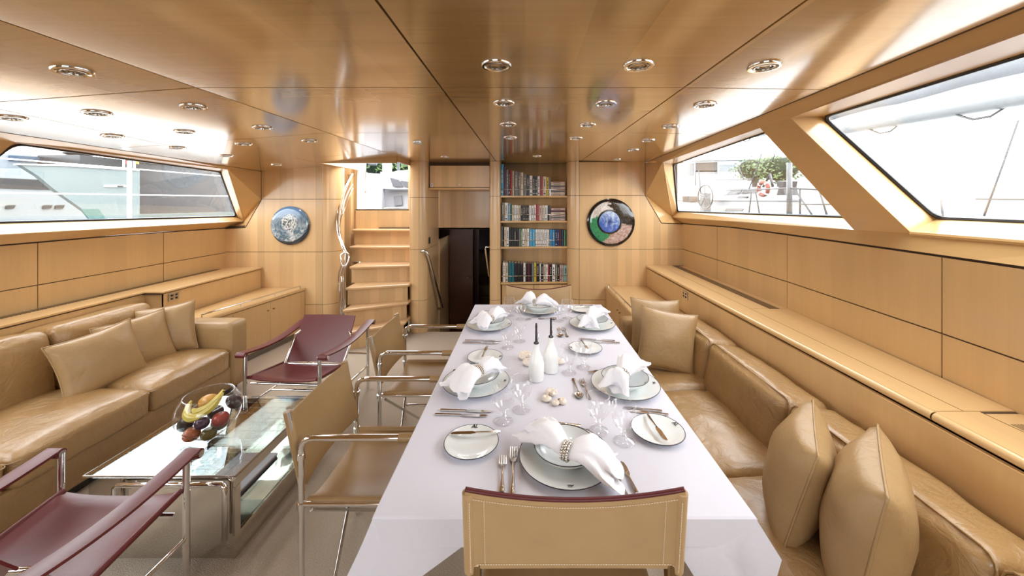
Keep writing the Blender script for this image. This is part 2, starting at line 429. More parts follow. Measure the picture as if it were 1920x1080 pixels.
gv.tube([Vector((redge(y)+.001, y, czc(redge(y))+.002)) for y in (-2.2, 0, 2, 4.355)], .0045, 5); struct(gv.build('trim_15', M['groove']))
gv = MB(); gv.tube([Vector((ledge(y)-.001, y, czc(ledge(y))+.002)) for y in (-2.2, 0, 2, 4.285)], .0045, 5); struct(gv.build('trim_16', M['groove']))
# window panes with black gaskets
def rnd(q, i, k=.06):      # round corner i of the quad
    p = Vector(q[i]); a = (Vector(q[i-1])-p).normalized()*k; b = (Vector(q[(i+1) % len(q)])-p).normalized()*k
    return [p+b*0+a, p+a*.55+b*.06, p+a*.25+b*.25, p+a*.06+b*.55, p+b]
def window(n, q, off):
    mb = MB(); q = [Vector(p) for p in q]
    c = sum(q, Vector())/4
    qr = []; fil = []
    for i in range(len(q)):
        a_ = rnd(q, i, .055); qr += a_; fil.append([q[i]]+a_)
    mb.tube([p+(c-p)*.004 for p in qr], .010, 6, closed=True)
    r = struct(mb.build('window_%d' % n, M['black']))
    mb = MB(); mb.solid([p+Vector(off)*.01 for p in q], Vector(off)*.008); mb.build('pane', M['pane'], r)
    mb = MB()
    for f_ in fil: mb.solid(f_, Vector(off)*.012)
    mb.build('corner_fillet', M['trimw'], r)['kind'] = 'stuff'
q = [R['GFTL'], R['GFBL'], R['GFBR'], R['GFTR']]; window(1, q, (1, 0, .6))
q = [R['GNTL'], R['GNBL'], R['GNBR'], R['GNTR']]; window(2, q, (1, 0, .6))
q = [L['GTR'], L['GTL'], L['GBL'], L['GBR']]; window(3, q, (-1, 0, .6))
q = [L['GNTR'], L['GNTL'], L['GNBL'], L['GNBR']]; window(4, q, (-1, 0, .6))
# ---- side walls: panelled below the windows
mb = MB()
yy = [-2.2, -.6, .6, 1.31, 1.593, 2.61, 3.572, 4.50]
for a, b in zip(yy, yy[1:]): mb.solid([(wrx(a)+.012, a, 0), (wrx(b)+.012, b, 0), (wrx(b)+.012, b, rtop(b)+.011), (wrx(a)+.012, a, rtop(a)+.011)], (.05, 0, 0))
wr = struct(mb.build('wall_right', M['groove']))
mb = MB()
yl = [-2.2, -.6, .6, 1.5, 2.6, 4.45]
for a, b in zip(yl, yl[1:]): mb.solid([(wlx(a)-.012, a, 0), (wlx(b)-.012, b, 0), (wlx(b)-.012, b, ltop(b)+.011), (wlx(a)-.012, a, ltop(a)+.011)], (-.05, 0, 0))
wl = struct(mb.build('wall_left', M['groove']))
def wpanel(fx, par, y0, y1, z0, z1, sgn, n=4):
    g = .0032; mb = MB(); y0 += g; y1 -= g; z0f = z0+g; 
    z1f = (lambda y: z1(y)-g) if callable(z1) else (lambda y: z1-g)
    for i in range(n):
        a, b = y0+(y1-y0)*i/n, y0+(y1-y0)*(i+1)/n
        mb.solid([(fx(a), a, z0f), (fx(b), b, z0f), (fx(b), b, z1f(b)), (fx(a), a, z1f(a))], (sgn*.01, 0, 0))
    mb.build('panel', M['wall'], par)
cr = [-2.2, -1.4, -.4, .6, 1.593, 2.61, 3.572, 4.37]
for a, b in zip(cr, cr[1:]):
    wpanel(wrx, wr, a, b, .78, 1.0, 1); wpanel(wrx, wr, a, b, 1.0, rtop, 1)
cl_ = [-2.2, -1.35, -.35, .65, 1.65, 2.645, 3.56, 4.30]
for a, b in zip(cl_, cl_[1:]):
    wpanel(wlx, wl, a, b, .76, .968, -1); wpanel(wlx, wl, a, b, .968, ltop, -1)
# ---- forward bulkhead
mb = MB(); yb = 4.375
mb.prism([(-3.6, 0), (-2.40, 0), (-2.40, 2.1), (-3.07, 2.1), (-3.07, 1.60), (-3.25, 1.29), (-3.6, 1.27)], 1, 4.303, 4.34)
mb.prism([(.66, 0), (1.95, 0), (1.95, 1.28), (1.60, 1.29), (1.40, 1.63), (1.40, 2.1), (.66, 2.1)], 1, 4.373, 4.41)
wbk = struct(mb.build('wall_back', M['groove']))
g = .0022
def bpanel(poly, y, t=.011): mb = MB(); mb.prism(poly, 1, y, y+t); mb.build('panel', M['wallx'], wbk)
# right side panels
bpanel([(.645, 1.642), (1.428, 1.642), (1.428, 2.04), (.645, 2.04)], YB)
bpanel([(.645, 1.002), (1.878, 1.002), (1.878, 1.300), (1.623, 1.311), (1.430, 1.637), (.645, 1.637)], YB)
bpanel([(.645, .398), (1.878, .398), (1.878, .997), (.645, .997)], YB)
bpanel([(.645, .0), (1.878, .0), (1.878, .393), (.645, .393)], YB)
# left side panels
bpanel([(-2.382, 1.598), (-2.382, 1.99), (-3.10, 1.945), (-3.10, 1.598)], 4.29)
bpanel([(-2.382, .979), (-2.382, 1.593), (-3.105, 1.593), (-3.287, 1.265), (-3.523, 1.25), (-3.523, .979)], 4.29)
bpanel([(-2.382, .361), (-2.382, .974), (-3.53, .974), (-3.53, .361)], 4.29)
bpanel([(-2.382, 0), (-2.382, .356), (-3.53, .356), (-3.53, 0)], 4.29)
# rounded corner posts, in bands
def post(pts, zs, name):
    n_ = len(pts); bk_ = []
    for i, (x, y) in enumerate(pts):
        t_ = Vector(pts[min(i+1, n_-1)])-Vector(pts[max(i-1, 0)]); t_.normalize(); bk_.append((x-t_.y*.004, y+t_.x*.004))
    mb = MB(); mb.grid([[(x, y, z) for x, y in bk_] for z in (0, 2.06)])
    p = struct(mb.build(name, M['groove']))
    inner = Vector((sum(x for x, y in pts)/len(pts), sum(y for x, y in pts)/len(pts)))
    for a, b in zip(zs, zs[1:]):
        mb = MB(); n_ = len(pts); o2 = []
        for i, (x, y) in enumerate(pts):
            t_ = Vector(pts[min(i+1, n_-1)])-Vector(pts[max(i-1, 0)]); t_.normalize(); o2.append((x-t_.y*.003, y+t_.x*.003))
        mb.prism(pts+o2[::-1], 2, a+g, b-g); mb.build('panel', M['wallx'], p, smooth=True, auto=35)
    return p
def arc(cx, cy, r, a0, a1, n=9): return [(cx+r*math.cos(math.radians(a0+(a1-a0)*i/n)), cy+r*math.sin(math.radians(a0+(a1-a0)*i/n))) for i in range(n+1)]
post(arc(-2.378, 4.29+.15, .15, -90, 0)+[(-2.228, 4.50)], [0, .359, .977, 1.596, 2.0], 'trim_8')
post([(-1.397, 4.75)]+arc(-1.325, 4.42, .072, 180, 270, 6)+arc(-1.255, 4.42, .075, -90, 0, 6)+[(-1.18, 4.70), (-1.18, 4.97)], [0, .388, .997, 1.617, 2.05], 'trim_9')
post([(-.43, 4.95), (-.43, 4.70)]+arc(-.385, 4.41, .045, 180, 270, 5)+arc(-.345, 4.41, .045, -90, 0, 5)+[(-.30, 4.68)], [0, .388, .997, 1.63, 2.05], 'trim_10')
post([(.515, 4.68), (.515, 4.52)]+arc(.64, 4.49, .13, 180, 270, 8), [0, .396, 1.0, 1.64, 2.05], 'trim_11')
# after end of the saloon: wall with an unseen glazed opening added for frontal fill (behind the camera)
AX0, AX1, AZ0, AZ1 = -1.7, .5, .95, 2.0
mb = MB()
mb.bb(-3.6, YN-.05, 0, AX0, YN, 2.1); mb.bb(AX1, YN-.05, 0, 2.0, YN, 2.1); mb.bb(AX0, YN-.05, 0, AX1, YN, AZ0); mb.bb(AX0, YN-.05, AZ1, AX1, YN, 2.1)
struct(mb.build('wall_rear', M['wallx']))
mb = MB(); mb.bb(AX0, YN-.04, AZ0, AX1, YN-.03, AZ1); wd = MB(); wd.tube([(AX0, YN-.03, AZ0), (AX1, YN-.03, AZ0), (AX1, YN-.03, AZ1), (AX0, YN-.03, AZ1)], .015, 6, closed=True)
r_ = struct(wd.build('window_5', M['black'])); mb.build('pane', M['pane'], r_)
# ---- stair recess, passage and lower deck behind the bulkhead
mb = MB(); mb.bb(-2.60, 4.50, -.8, -2.45, 5.10, 2.30); mb.bb(-2.45, 5.05, -.8, -2.32, 5.10, 2.30); mb.bb(-1.62, 5.05, -.8, -1.38, 5.10, 2.30)
mb.bb(-2.45, 4.94, -.8, -2.36, 5.05, 2.2)
struct(mb.build('wall_stairwell', M['wallx']))
mb = MB(); mb.bb(-2.32, 5.045, 1.20, -1.62, 5.09, 1.455); mb.bb(-2.34, 5.02, 1.445, -1.60, 5.12, 1.462)
struct(mb.build('trim_12', M['trimw']))
mb = MB(); mb.tube([(-2.315, 5.04, 1.46), (-2.315, 5.04, 2.30)], .016, 8); struct(mb.build('door_1', M['steel']))
mb = MB()
mb.bb(-1.20, 4.42, -1.0, -1.18, 4.97, -.003); mb.bb(-1.20, 4.97, -1.0, -1.165, 7.2, 1.05)
struct(mb.build('wall_passage', M['wallx']))
mb = MB()
mb.bb(-.43, 4.72, -1.0, -.40, 8.5, 1.1); mb.bb(-1.2, 5.02, 1.186, -.40, 8.5, 1.24); mb.bb(-2.0, 8.4, -1.0, 0, 8.5, 1.2)
struct(mb.build('wall_lower', M['darkw']))
mb = MB(); mb.bb(-1.2, 4.98, 1.19, -.42, 5.02, 1.74); struct(mb.build('wall_overhead', M['wallx']))
mb = MB(); mb.bb(-2.0, 4.40, -1.0, .0, 8.5, -.95); mb.bb(-1.20, 4.40, -1.0, -.42, 4.42, -.02); struct(mb.build('floor_lower', M['carpet']))
dk = MB(); dk.bb(-1.15, 5.55, -.95, -.80, 5.60, 1.18); d_ = struct(dk.build('door_2', M['darkw']))
h_ = MB(); h_.tube([(-.83, 5.54, .42), (-.83, 5.50, .42), (-.90, 5.50, .42)], .008, 8); h_.build('door_handle', M['steel'], d_, smooth=True)
dk = MB(); dk.bb(-1.15, 5.95, -.95, -.76, 6.0, 1.18); struct(dk.build('door_3', M['darkw']))
mb = MB(); mb.bb(-.41, 4.80, -1.0, 2.0, 4.84, 2.2); mb.bb(-1.45, 4.98, -1.0, -1.19, 5.02, 2.3); mb.bb(-1.4, 4.62, 2.06, 2.0, 8.5, 2.1); mb.bb(-3.56, 4.55, -1.0, -2.45, 4.6, 2.2)
mb.bb(-2.0, 4.98, -1.0, -1.97, 8.5, 1.2); mb.bb(-2.0, 4.98, 1.186, -.4, 8.5, 1.21); mb.bb(-.43, 4.70, 1.05, -.41, 5.0, 2.1)
struct(mb.build('wall_leak_block', M['groove']))  # slabs added behind the joinery to stop outside light leaking in
# overhead locker over the passage
t = thing('overhead_locker', 'maple overhead locker spanning the top of the dark passage doorway', 'cabinet', (-.8, 4.5, 1.72))
mb = MB(); mb.bb(-1.18, 4.475, 1.735, -.43, 4.95, 2.05); mb.build('body', M['groove'], t)
mb = MB(); mb.bb(-1.165, 4.462, 1.742, -.438, 4.474, 2.005); mb.build('door', M['wallx'], t)
mb = MB(); mb.bb(-1.178, 4.44, 1.712, -.432, 4.95, 1.735); bevel(mb.build('valance', M['trimw'], t), .006)
mb = MB(); mb.bb(-1.155, 4.458, 1.748, -1.125, 4.463, 1.79); lp = mb.build('lock_plate', M['porcelain'], t)
mb = MB(); mb.bb(-1.143, 4.455, 1.757, -1.137, 4.459, 1.781); mb.build('keyhole', M['black'], lp)
mb = MB(); mb.lathe([(0, 0), (.009, .002), (.011, .006), (.011, .01)], 12, m=Matrix.Rotation(PI/2, 4, 'X'), c=(-.80, 4.462, 1.772)); mb.build('knob', M['ceramic'], t, smooth=True)
# ------------------------------------------------------------------ soft shapes
def cushion(mb, c, half, r, puff=(0, 0, 0), wr=.004, seed=0, n=12, m=None):
    hx = Vector(half); keys = {}; vs = []; fs = []
    def vert(p):
        k = (round(p[0], 4), round(p[1], 4), round(p[2], 4))
        if k in keys: return keys[k]
        p = Vector(p); q = Vector((p.x*hx.x, p.y*hx.y, p.z*hx.z))
        inn = Vector([max(-(h-r), min(h-r, a)) for a, h in zip(q, hx)])
        d = q-inn
        if d.length > 1e-6: q = inn+d.normalized()*r
        fx, fy, fz = 1-p.x*p.x, 1-p.y*p.y, 1-p.z*p.z
        q += Vector((math.copysign(puff[0]*(fy*fz)**.6, p.x) if abs(p.x) > .999 else 0, math.copysign(puff[1]*(fx*fz)**.6, p.y) if abs(p.y) > .999 else 0, math.copysign(puff[2]*(fx*fy)**.6, p.z) if abs(p.z) > .999 else 0))
        s_ = q*7+Vector((seed*3.1, seed*1.7, seed))
        q += Vector((noise.noise(s_), noise.noise(s_+Vector((9, 3, 5))), noise.noise(s_+Vector((2, 8, 1)))))*wr
        s_ = s_*2.7; q += Vector((noise.noise(s_), noise.noise(s_+Vector((9, 3, 5))), noise.noise(s_+Vector((2, 8, 1)))))*wr*.5
        if m: q = m @ q
        keys[k] = len(vs); vs.append(q+Vector(c)); return keys[k]
    t = [math.sin((-1+2*i/n)*PI/2)*.35+(-1+2*i/n)*.65 for i in range(n+1)]; t[0] = -1; t[-1] = 1
    for ax in range(3):
        for sg in (-1, 1):
            def P(a, b):
                p = [0, 0, 0]; p[ax] = sg; p[(ax+1) % 3] = a; p[(ax+2) % 3] = b; return p
            for i in range(n):
                for j in range(n):
                    q = [vert(P(t[i], t[j])), vert(P(t[i+1], t[j])), vert(P(t[i+1], t[j+1])), vert(P(t[i], t[j+1]))]
                    fs.append(tuple(q if sg > 0 else q[::-1]))
    mb.add(vs, fs); return mb
def seam_loop(c, half, r, ax, sgn, inset=.0, rad=.004):   # piping round one face of a cushion
    a, b = (ax+1) % 3, (ax+2) % 3; pts = []
    for (sa, sb) in ((1, 1), (-1, 1), (-1, -1), (1, -1)):
        for k in range(4):
            an = math.atan2(sb, sa)-PI/4+k/3*PI/2
            p = [0, 0, 0]; rr = r*.9
            p[a] = sa*(half[a]-rr)+rr*math.cos(an); p[b] = sb*(half[b]-rr)+rr*math.sin(an); p[ax] = sgn*(half[ax]-inset); pts.append(Vector(p)+Vector(c))
    return MB().tube(pts, rad, 6, closed=True)
def pillow(name, label, c, u, v, w_, h_, T, mat_, group=None, seed=0, pin=.09, N=16):
    u = Vector(u).normalized(); v = Vector(v); v = (v-u*v.dot(u)).normalized(); nn = u.cross(v); c = Vector(c)
    root = thing(name, label, 'cushion', tuple(c-v*h_*.5), 0, group)
    def pt(s, t, sd):
        x = s*w_/2*(1-pin*(1-t*t)); y = t*h_/2*(1-pin*(1-s*s))
        k = max(0, (1-s*s)*(1-t*t))**.42*T/2
        p = c+u*x+v*y+nn*(k*sd)
        q = p*9+Vector((seed*4, seed, 0)); 
        return p+nn*(noise.noise(q)*.008*sd*min(1, k*30))
    tt = [-math.cos(PI*i/N)*.55+(-1+2*i/N)*.45 for i in range(N+1)]
    mb = MB()
    mb.grid([[pt(s, t, 1) for s in tt] for t in tt]); mb.grid([[pt(s, t, -1) for s in reversed(tt)] for t in tt])
    mb.build('cover', mat_, root, smooth=True)
    edge = [pt(s, -1, 1) for s in tt]+[pt(1, t, 1) for t in tt[1:]]+[pt(s, 1, 1) for s in reversed(tt[:-1])]+[pt(-1, t, 1) for t in reversed(tt[1:-1])]
    MB().tube(edge, .0042, 6, closed=True).build('piping', mat_, root, smooth=True)
    return root
# ------------------------------------------------------------------ built-in shelf, starboard
t = thing('shelf_ledge', 'long maple shelf ledge behind the dining sofa below the large raked windows', 'shelf', (1.6, 1.0, 0))
BX = lambda y: 1.475-.012*max(0, y-1.3)
ZB = .81
mb = MB(); mb.solid([(1.485, -2.19, 0), (1.445, 4.355, 0), (1.445, 4.355, .772), (1.485, -2.19, .772)], (.02, 0, 0)); mb.build('front_panel', M['wall'], t)
mb = MB(); mb.solid([(1.525, -2.19, ZB-.004), (wrx(-.6)-.002, -2.19, ZB-.004), (wrx(1.3)+.03, 1.31, ZB-.004), (1.895, 2.6, ZB-.004), (1.90, 4.355, ZB-.004), (1.485, 4.355, ZB-.004)], (0, 0, -.028)); mb.build('core', M['groove'], t)
def btop(y0, y1, x0, x1, name='top'):
    mb = MB(); g_ = .002
    mb.solid([(x0(y0), y0+g_, ZB), (x1(y0), y0+g_, ZB), (x1(y1), y1-g_, ZB), (x0(y1), y1-g_, ZB)], (0, 0, -.012)); mb.build(name, M['shelf'], t)
wx = lambda y: wrx(y)-.001
e0 = lambda y: BX(y)+.018
VX0, VX1 = lambda y: 1.735, lambda y: 1.735+.085
btop(-2.19, 1.335, e0, lambda y: 1.655); btop(-2.19, 1.32, lambda y: 1.66, wx)
btop(1.335, 4.355, e0, lambda y: 1.60, 'lid'); btop(1.335, 2.60, lambda y: 1.604, wx); btop(2.60, 4.355, lambda y: 1.604, lambda y: 1.735); btop(2.60, 4.30, lambda y: 1.815, wx)
# bullnose
for a, b in ((-2.19, 1.325), (1.33, 4.355)):
    mb = MB(); n = 8; prof = [(math.cos(th), math.sin(th)) for th in [PI/2+PI*i/n for i in range(n+1)]]
    rows = []
    for y in (a, b): rows.append([(BX(y)+.016+.018*px, y, ZB-.0165+.0165*pz) for px, pz in prof])
    mb.grid(rows); mb.solid([(BX(a)+.016, a, ZB), (BX(b)+.016, b, ZB), (BX(b)+.016, b, ZB-.033), (BX(a)+.016, a, ZB-.033)], (.003, 0, 0))
    mb.build('nosing', M['shelf'], t, smooth=True, auto=50)
def grille(x0, x1, y0, y1, z, along, par, n, name='vent_grille'):
    mb = MB(); mb.bb(x0, y0, z-.012, x1, y1, z-.008); vg = mb.build(name, M['dark'], par)
    for i in range(n):
        mb = MB()
        if along == 1: x = x0+(x1-x0)*(i+.5)/n; w2 = (x1-x0)/n*.22; mb.bb(x-w2, y0, z-.008, x+w2, y1, z)
        else: y = y0+(y1-y0)*(i+.5)/n; w2 = (y1-y0)/n*.25; mb.bb(x0, y-w2, z-.008, x1, y+w2, z)
        mb.build('slat', M['steel'], vg)
grille(1.738, 1.812, 2.605, 4.295, ZB, 0, t, 90); grille(1.664, 1.74, -.3, 1.255, ZB+.002, 1, t, 7)
def outlet(label, c, rz):
    o_ = thing('power_outlet', label, 'outlet', c, rz)
    mb = MB(); mb.bb(-.048, 0, -.034, .048, .006, .034); bevel(mb.build('plate', M['steel'], o_, local=True), .003)
    for ix in (-1, 0, 1):
        for iz in (-1, 1):
            mb = MB(); mb.lathe([(0, .001), (.009, .001), (.009, 0)], 10, m=Matrix.Rotation(PI/2, 4, 'X')@Matrix.Scale(-1, 4, (0, 0, 1)), c=(ix*.022, .0072, iz*.014)); mb.build('socket', M['black'] if ix else M['steel'], o_, local=True)
outlet('steel socket plate on the starboard shelf front above the dining sofa', (1.4495, 3.31, .725), PI/2)
outlet('steel socket plate on the port shelf front above the throw cushions', (-3.1205, 3.24, .728), -PI/2)
# port shelf
t = thing('shelf_ledge', 'maple shelf ledge behind the long port sofa with stepped front', 'shelf', (-3.3, 2.0, 0))
ZL = .80
f1 = [(-3.10, 4.285), (-3.125, 3.155), (-3.285, 3.155), (-3.275, .2), (-3.19, -2.19)]
mb = MB(); n = len(f1); 
for a, b in zip(f1, f1[1:]):
    if a[1] == b[1]: mb.bb(b[0], a[1], 0, a[0]-.001, a[1]+.015, .772)
    else: mb.solid([(a[0], a[1], 0), (b[0], b[1], 0), (b[0], b[1], .772), (a[0], a[1], .772)], (-.015, 0, 0))
mb.build('front_panel', M['wall'], t)
poly = [(-3.08, 4.285), (-3.105, 3.13), (-3.265, 3.13), (-3.255, .2), (-3.17, -2.19), (-3.24, -2.19), (-3.535, 1.0), (-3.535, 4.285)]
mb = MB(); mb.solid([(x-.026 if i < 5 else x, y, ZL-.014) for i, (x, y) in enumerate(poly)], (0, 0, -.016)); mb.build('core', M['groove'], t)
mb = MB(); mb.solid([(x, y, ZL) for x, y in [(-3.08, 4.285), (-3.105, 3.13), (-3.265, 3.13), (-3.268, 2.15), (-3.455, 2.15), (-3.455, 4.16), (-3.535, 4.16), (-3.535, 4.285)]], (0, 0, -.018)); bevel(mb.build('top', M['shelf'], t), .005)
mb = MB(); mb.solid([(x, y, ZL) for x, y in [(-3.268, 2.147), (-3.255, .2), (-3.17, -2.19), (-3.22, -2.19), (-3.49, 1.0), (-3.535, 1.6), (-3.535, 2.147)]], (0, 0, -.018)); bevel(mb.build('top', M['shelf'], t), .005)
mb = MB(); mb.bb(-3.537, 2.15, ZL-.018, -3.530, 4.16, ZL); mb.build('top', M['shelf'], t)
grille(-3.53, -3.458, 2.15, 4.15, ZL, 0, t, 90)
# ------------------------------------------------------------------ low lockers with fiddle rail
def locker(label, fx, wallx, y0, y1, side, doors):
    t = thing('low_locker', label, 'cabinet', (fx(y0), (y0+y1)/2, 0))
    s = side; Z = .56
    mb = MB(); mb.solid([(fx(y0)+s*.012, y0, .07), (fx(y1)+s*.012, y1, .07), (wallx, y1, .07), (wallx, y0, .07)], (0, 0, Z-.11)); mb.build('body', M['groove'], t)
    mb = MB(); mb.solid([(fx(y0)-s*.012, y0, Z), (fx(y1)-s*.012, y1, Z), (wallx, y1, Z), (wallx, y0, Z)], (0, 0, -.032)); bevel(mb.build('top', M['shelf'], t), .008)
    mb = MB(); mb.solid([(fx(y0)+s*.03, y0, 0), (fx(y1)+s*.03, y1, 0), (fx(y1)+s*.05, y1, 0), (fx(y0)+s*.05, y0, 0)], (0, 0, .07)); k = mb.build('kickboard', M['dark'], t)
    for i in range(5):
        mb = MB(); z = .008+.0125*i; mb.solid([(fx(y0)+s*.024, y0, z), (fx(y1)+s*.024, y1, z), (fx(y1)+s*.03, y1, z), (fx(y0)+s*.03, y0, z)], (0, 0, .005)); mb.build('slat', M['steel'], k)
    for (a, b, ky) in doors:
        mb = MB(); a2, b2 = a+.002, b-.002
        mb.solid([(fx(a2), a2, .075), (fx(b2), b2, .075), (fx(b2), b2, .522), (fx(a2), a2, .522)], (s*.014, 0, 0)); d = mb.build('door', M['wall'], t)
        if ky:
            mb = MB(); mb.lathe([(0, .014), (.006, .014), (.008, .011), (.005, .006), (.007, 0)], 12, c=(fx(ky), ky, .44), m=Matrix.Rotation(-s*PI/2, 4, 'Y')); mb.build('knob', M['brass'], d, smooth=True)
    xr = lambda y: fx(y)+s*.018
    pts = [(xr(y0), y0+.03, Z+.032), (xr(y1), y1-.06, Z+.032)]
    mb = MB(); mb.tube([Vector(pts[0])+Vector((0, 0, -.032))]+pts+[Vector(pts[1])+Vector((0, 0, -.032))], .007, 8); r = mb.build('fiddle_rail', M['chrome'], t, smooth=True, auto=50)
    for fr in (.33, .66):
        y = y0+(y1-y0)*fr; mb = MB(); mb.tube([(xr(y), y, Z), (xr(y), y, Z+.03)], .004, 8); mb.build('rail_post', M['chrome'], r)
    return t
fxl = lambda y: -2.60-.17*(4.2-y)
locker('low maple locker with chrome fiddle rail left of the stairs', fxl, -3.08, 3.13, 4.285, -1, [(3.13, 3.42, 0), (3.42, 3.82, 3.785), (3.82, 4.23, 3.855), (4.23, 4.284, 0)])
fxr = lambda y: .962
locker('low maple locker with chrome fiddle rail right of the bookcase', fxr, 1.44, 3.23, 4.355, 1, [(3.23, 3.75, 3.71), (3.75, 4.30, 3.80), (4.30, 4.354, 0)])
# ------------------------------------------------------------------ bookcase
t = thing('bookcase', 'open maple bookcase recessed between two rounded posts', 'bookcase', (.1, 4.6, 0))
mb = MB(); bk = [(-.31, 4.74)]+[(-.30+.82*i/10, 4.74-.10*(i/10)**2.2) for i in range(1, 10)]+[(.53, 4.64)]
mb.grid([[(x, y, z) for x, y in bk] for z in (-.2, 2.06)]); solidify(mb.build('back', M['wallx'], t, smooth=True), .01, 1)
SH = [.590, 1.022, 1.335, 1.640]
def front(x): return 4.44-.02*math.sin((x+.3)/.82*PI)
def fy(x): return 4.40+.05*((x+.3)/.82)
for z in SH:
    mb = MB(); xs = [-.30+.815*i/8 for i in range(9)]
    pl = [(x, fy(x)) for x in xs]+[(.515, 4.66), (.515, 4.70), (-.3, 4.76)]
    mb.prism(pl, 2, z-.024, z); bevel(mb.build('shelf', M['shelf'], t), .006)
    y = fy
    mb = MB(); mb.tube([(-.30, fy(-.30)+.012, z+.075), (.515, fy(.515)+.012, z+.075)], .0042, 8); fr = mb.build('fiddle_rail', M['steel'], t, smooth=True)
    mb = MB(); mb.tube([(.30, fy(.30)+.012, z), (.30, fy(.30)+.012, z+.075)], .003, 6); mb.build('rail_post', M['steel'], fr)
mb = MB(); mb.bb(-.30, 4.46, 0, .515, 4.70, .56); mb.build('base_carcass', M['groove'], t)
for a, b in ((-.285, .10), (.105, .445), (.45, .51)):
    mb = MB(); mb.bb(a, 4.445, .05, b, 4.46, .555); d = mb.build('door', M['wallx'], t)
    if b-a > .2: mb = MB(); mb.lathe([(0, 0), (.008, .003), (.008, .012)], 10, m=Matrix.Rotation(PI/2, 4, 'X'), c=(.08 if a < 0 else .125, 4.446, .50)); mb.build('knob', M['brass'], d, smooth=True)
# ------------------------------------------------------------------ stairs
t = thing('staircase', 'maple companionway stairs rising to the bright doorway', 'stairs', (-1.8, 4.4, 0))
steps = [(.2, 3.80, 4.14, -1.90), (.4, 3.93, 4.24, -1.97), (.6, 4.09, 4.28, -2.02), (.8, 4.31, 4.42, -2.08), (1.0, 4.60, 4.61, -2.22), (1.2, 4.80, 4.80, -2.28)]
for i, (z, yl_, yr_, xl) in enumerate(steps):
    yb2 = 5.04
    mb = MB(); mb.solid([(xl, yl_, z), (-1.36 if z < .7 else -1.40, yr_, z), (-1.40, yb2, z), (xl-.05, yb2, z)], (0, 0, -.032)); bevel(mb.build('tread', M['tread'], t), .012)
    mb = MB(); mb.solid([(xl+.01, yl_+.045, z-.032), (-1.395, yr_+.045, z-.032), (-1.395, yr_+.045, z-.2), (xl+.01, yl_+.045, z-.2)], (0, .012, 0)); mb.build('riser', M['wallx'], t)
    if z < .9:
        mb = MB(); mb.solid([(xl+.01, yl_+.045, z-.032), (xl-.02, 4.52, z-.032), (xl-.02, 4.52, z-.2), (xl+.01, yl_+.045, z-.2)], (.012, 0, 0)); mb.build('side_panel', M['wallx'], t)
mb = MB(); mb.bb(-2.33, 5.02, 1.0, -1.42, 5.03, 1.46); mb.build('riser', M['wallx'], t)
# sculpted handrail
def railpts(px, Y0, Y1):
    n = len(px); return [A(x, y, Y0+(Y1-Y0)*i/(n-1)) for i, (x, y) in enumerate(px)]
def smooth_path(pts, k=4):
    out = []; P = [Vector(p) for p in pts]
    for i in range(len(P)-1):
        p0, p1, p2, p3 = P[max(i-1, 0)], P[i], P[i+1], P[min(i+2, len(P)-1)]
        for j in range(k):
            s = j/k; out.append(.5*((2*p1)+(p2-p0)*s+(2*p0-5*p1+4*p2-p3)*s*s+(3*p1-p0-3*p2+p3)*s**3))
    out.append(P[-1]); return out
t = thing('handrail', 'sculpted chrome stair handrail of twisting polished strands', 'handrail', tuple(A(640, 640, 4.05)))
S1 = [(661, 326), (652, 342), (643, 364), (636, 390), (634, 418), (637, 444), (643, 462), (648, 472)]
p = smooth_path(railpts(S1, 4.62, 4.1)); MB().tube(p, .016, 10, radii=[.013+.009*math.sin(PI*i/(len(p)-1)) for i in range(len(p))]).build('grab_strand', M['chrome'], t, smooth=True)
S2 = [(661, 346), (654, 358), (646, 378), (641, 400), (636, 432), (638, 452), (646, 474)]
p = smooth_path(railpts(S2, 4.60, 4.12)); MB().tube(p, .007, 8).build('strand', M['chrome'], t, smooth=True)
S3 = [(662, 353), (656, 366), (648, 388), (642, 404)]
p = smooth_path(railpts(S3, 4.60, 4.4)); MB().tube(p, .006, 8).build('strand', M['chrome'], t, smooth=True)
S4 = [(648, 470), (647, 486), (646, 520), (646, 560), (646, 610), (646, 650)]
p = smooth_path(railpts(S4, 4.08, 4.02)); MB().tube(p, .013, 10).build('post', M['chrome'], t, smooth=True)
S5 = [(642, 492), (636, 512), (635, 535), (637, 560), (638, 588), (641, 620), (640, 648)]
p = smooth_path(railpts(S5, 4.08, 4.02)); MB().tube(p, .011, 8).build('strand', M['chrome'], t, smooth=True)
S6 = [(644, 498), (640, 515), (641, 530), (638, 546), (640, 570), (643, 600)]
p = smooth_path(railpts(S6, 4.06, 4.02)); MB().tube(p, .009, 8).build('strand', M['chrome'], t, smooth=True)
S7 = [(646, 473), (639, 480), (640, 492), (645, 500)]
p = smooth_path(railpts(S7, 4.05, 4.02)); MB().tube(p, .012, 8).build('knuckle', M['chrome'], t, smooth=True)
S7 = [(648, 473), (654, 479), (653, 490), (648, 500)]
p = smooth_path(railpts(S7, 4.05, 4.02)); MB().tube(p, .011, 8).build('knuckle', M['chrome'], t, smooth=True)
MB().tube([A(661, 327, 4.62), A(655, 327, 4.8), A(652, 328, 4.99)], .008, 8).build('bracket', M['chrome'], t, smooth=True)
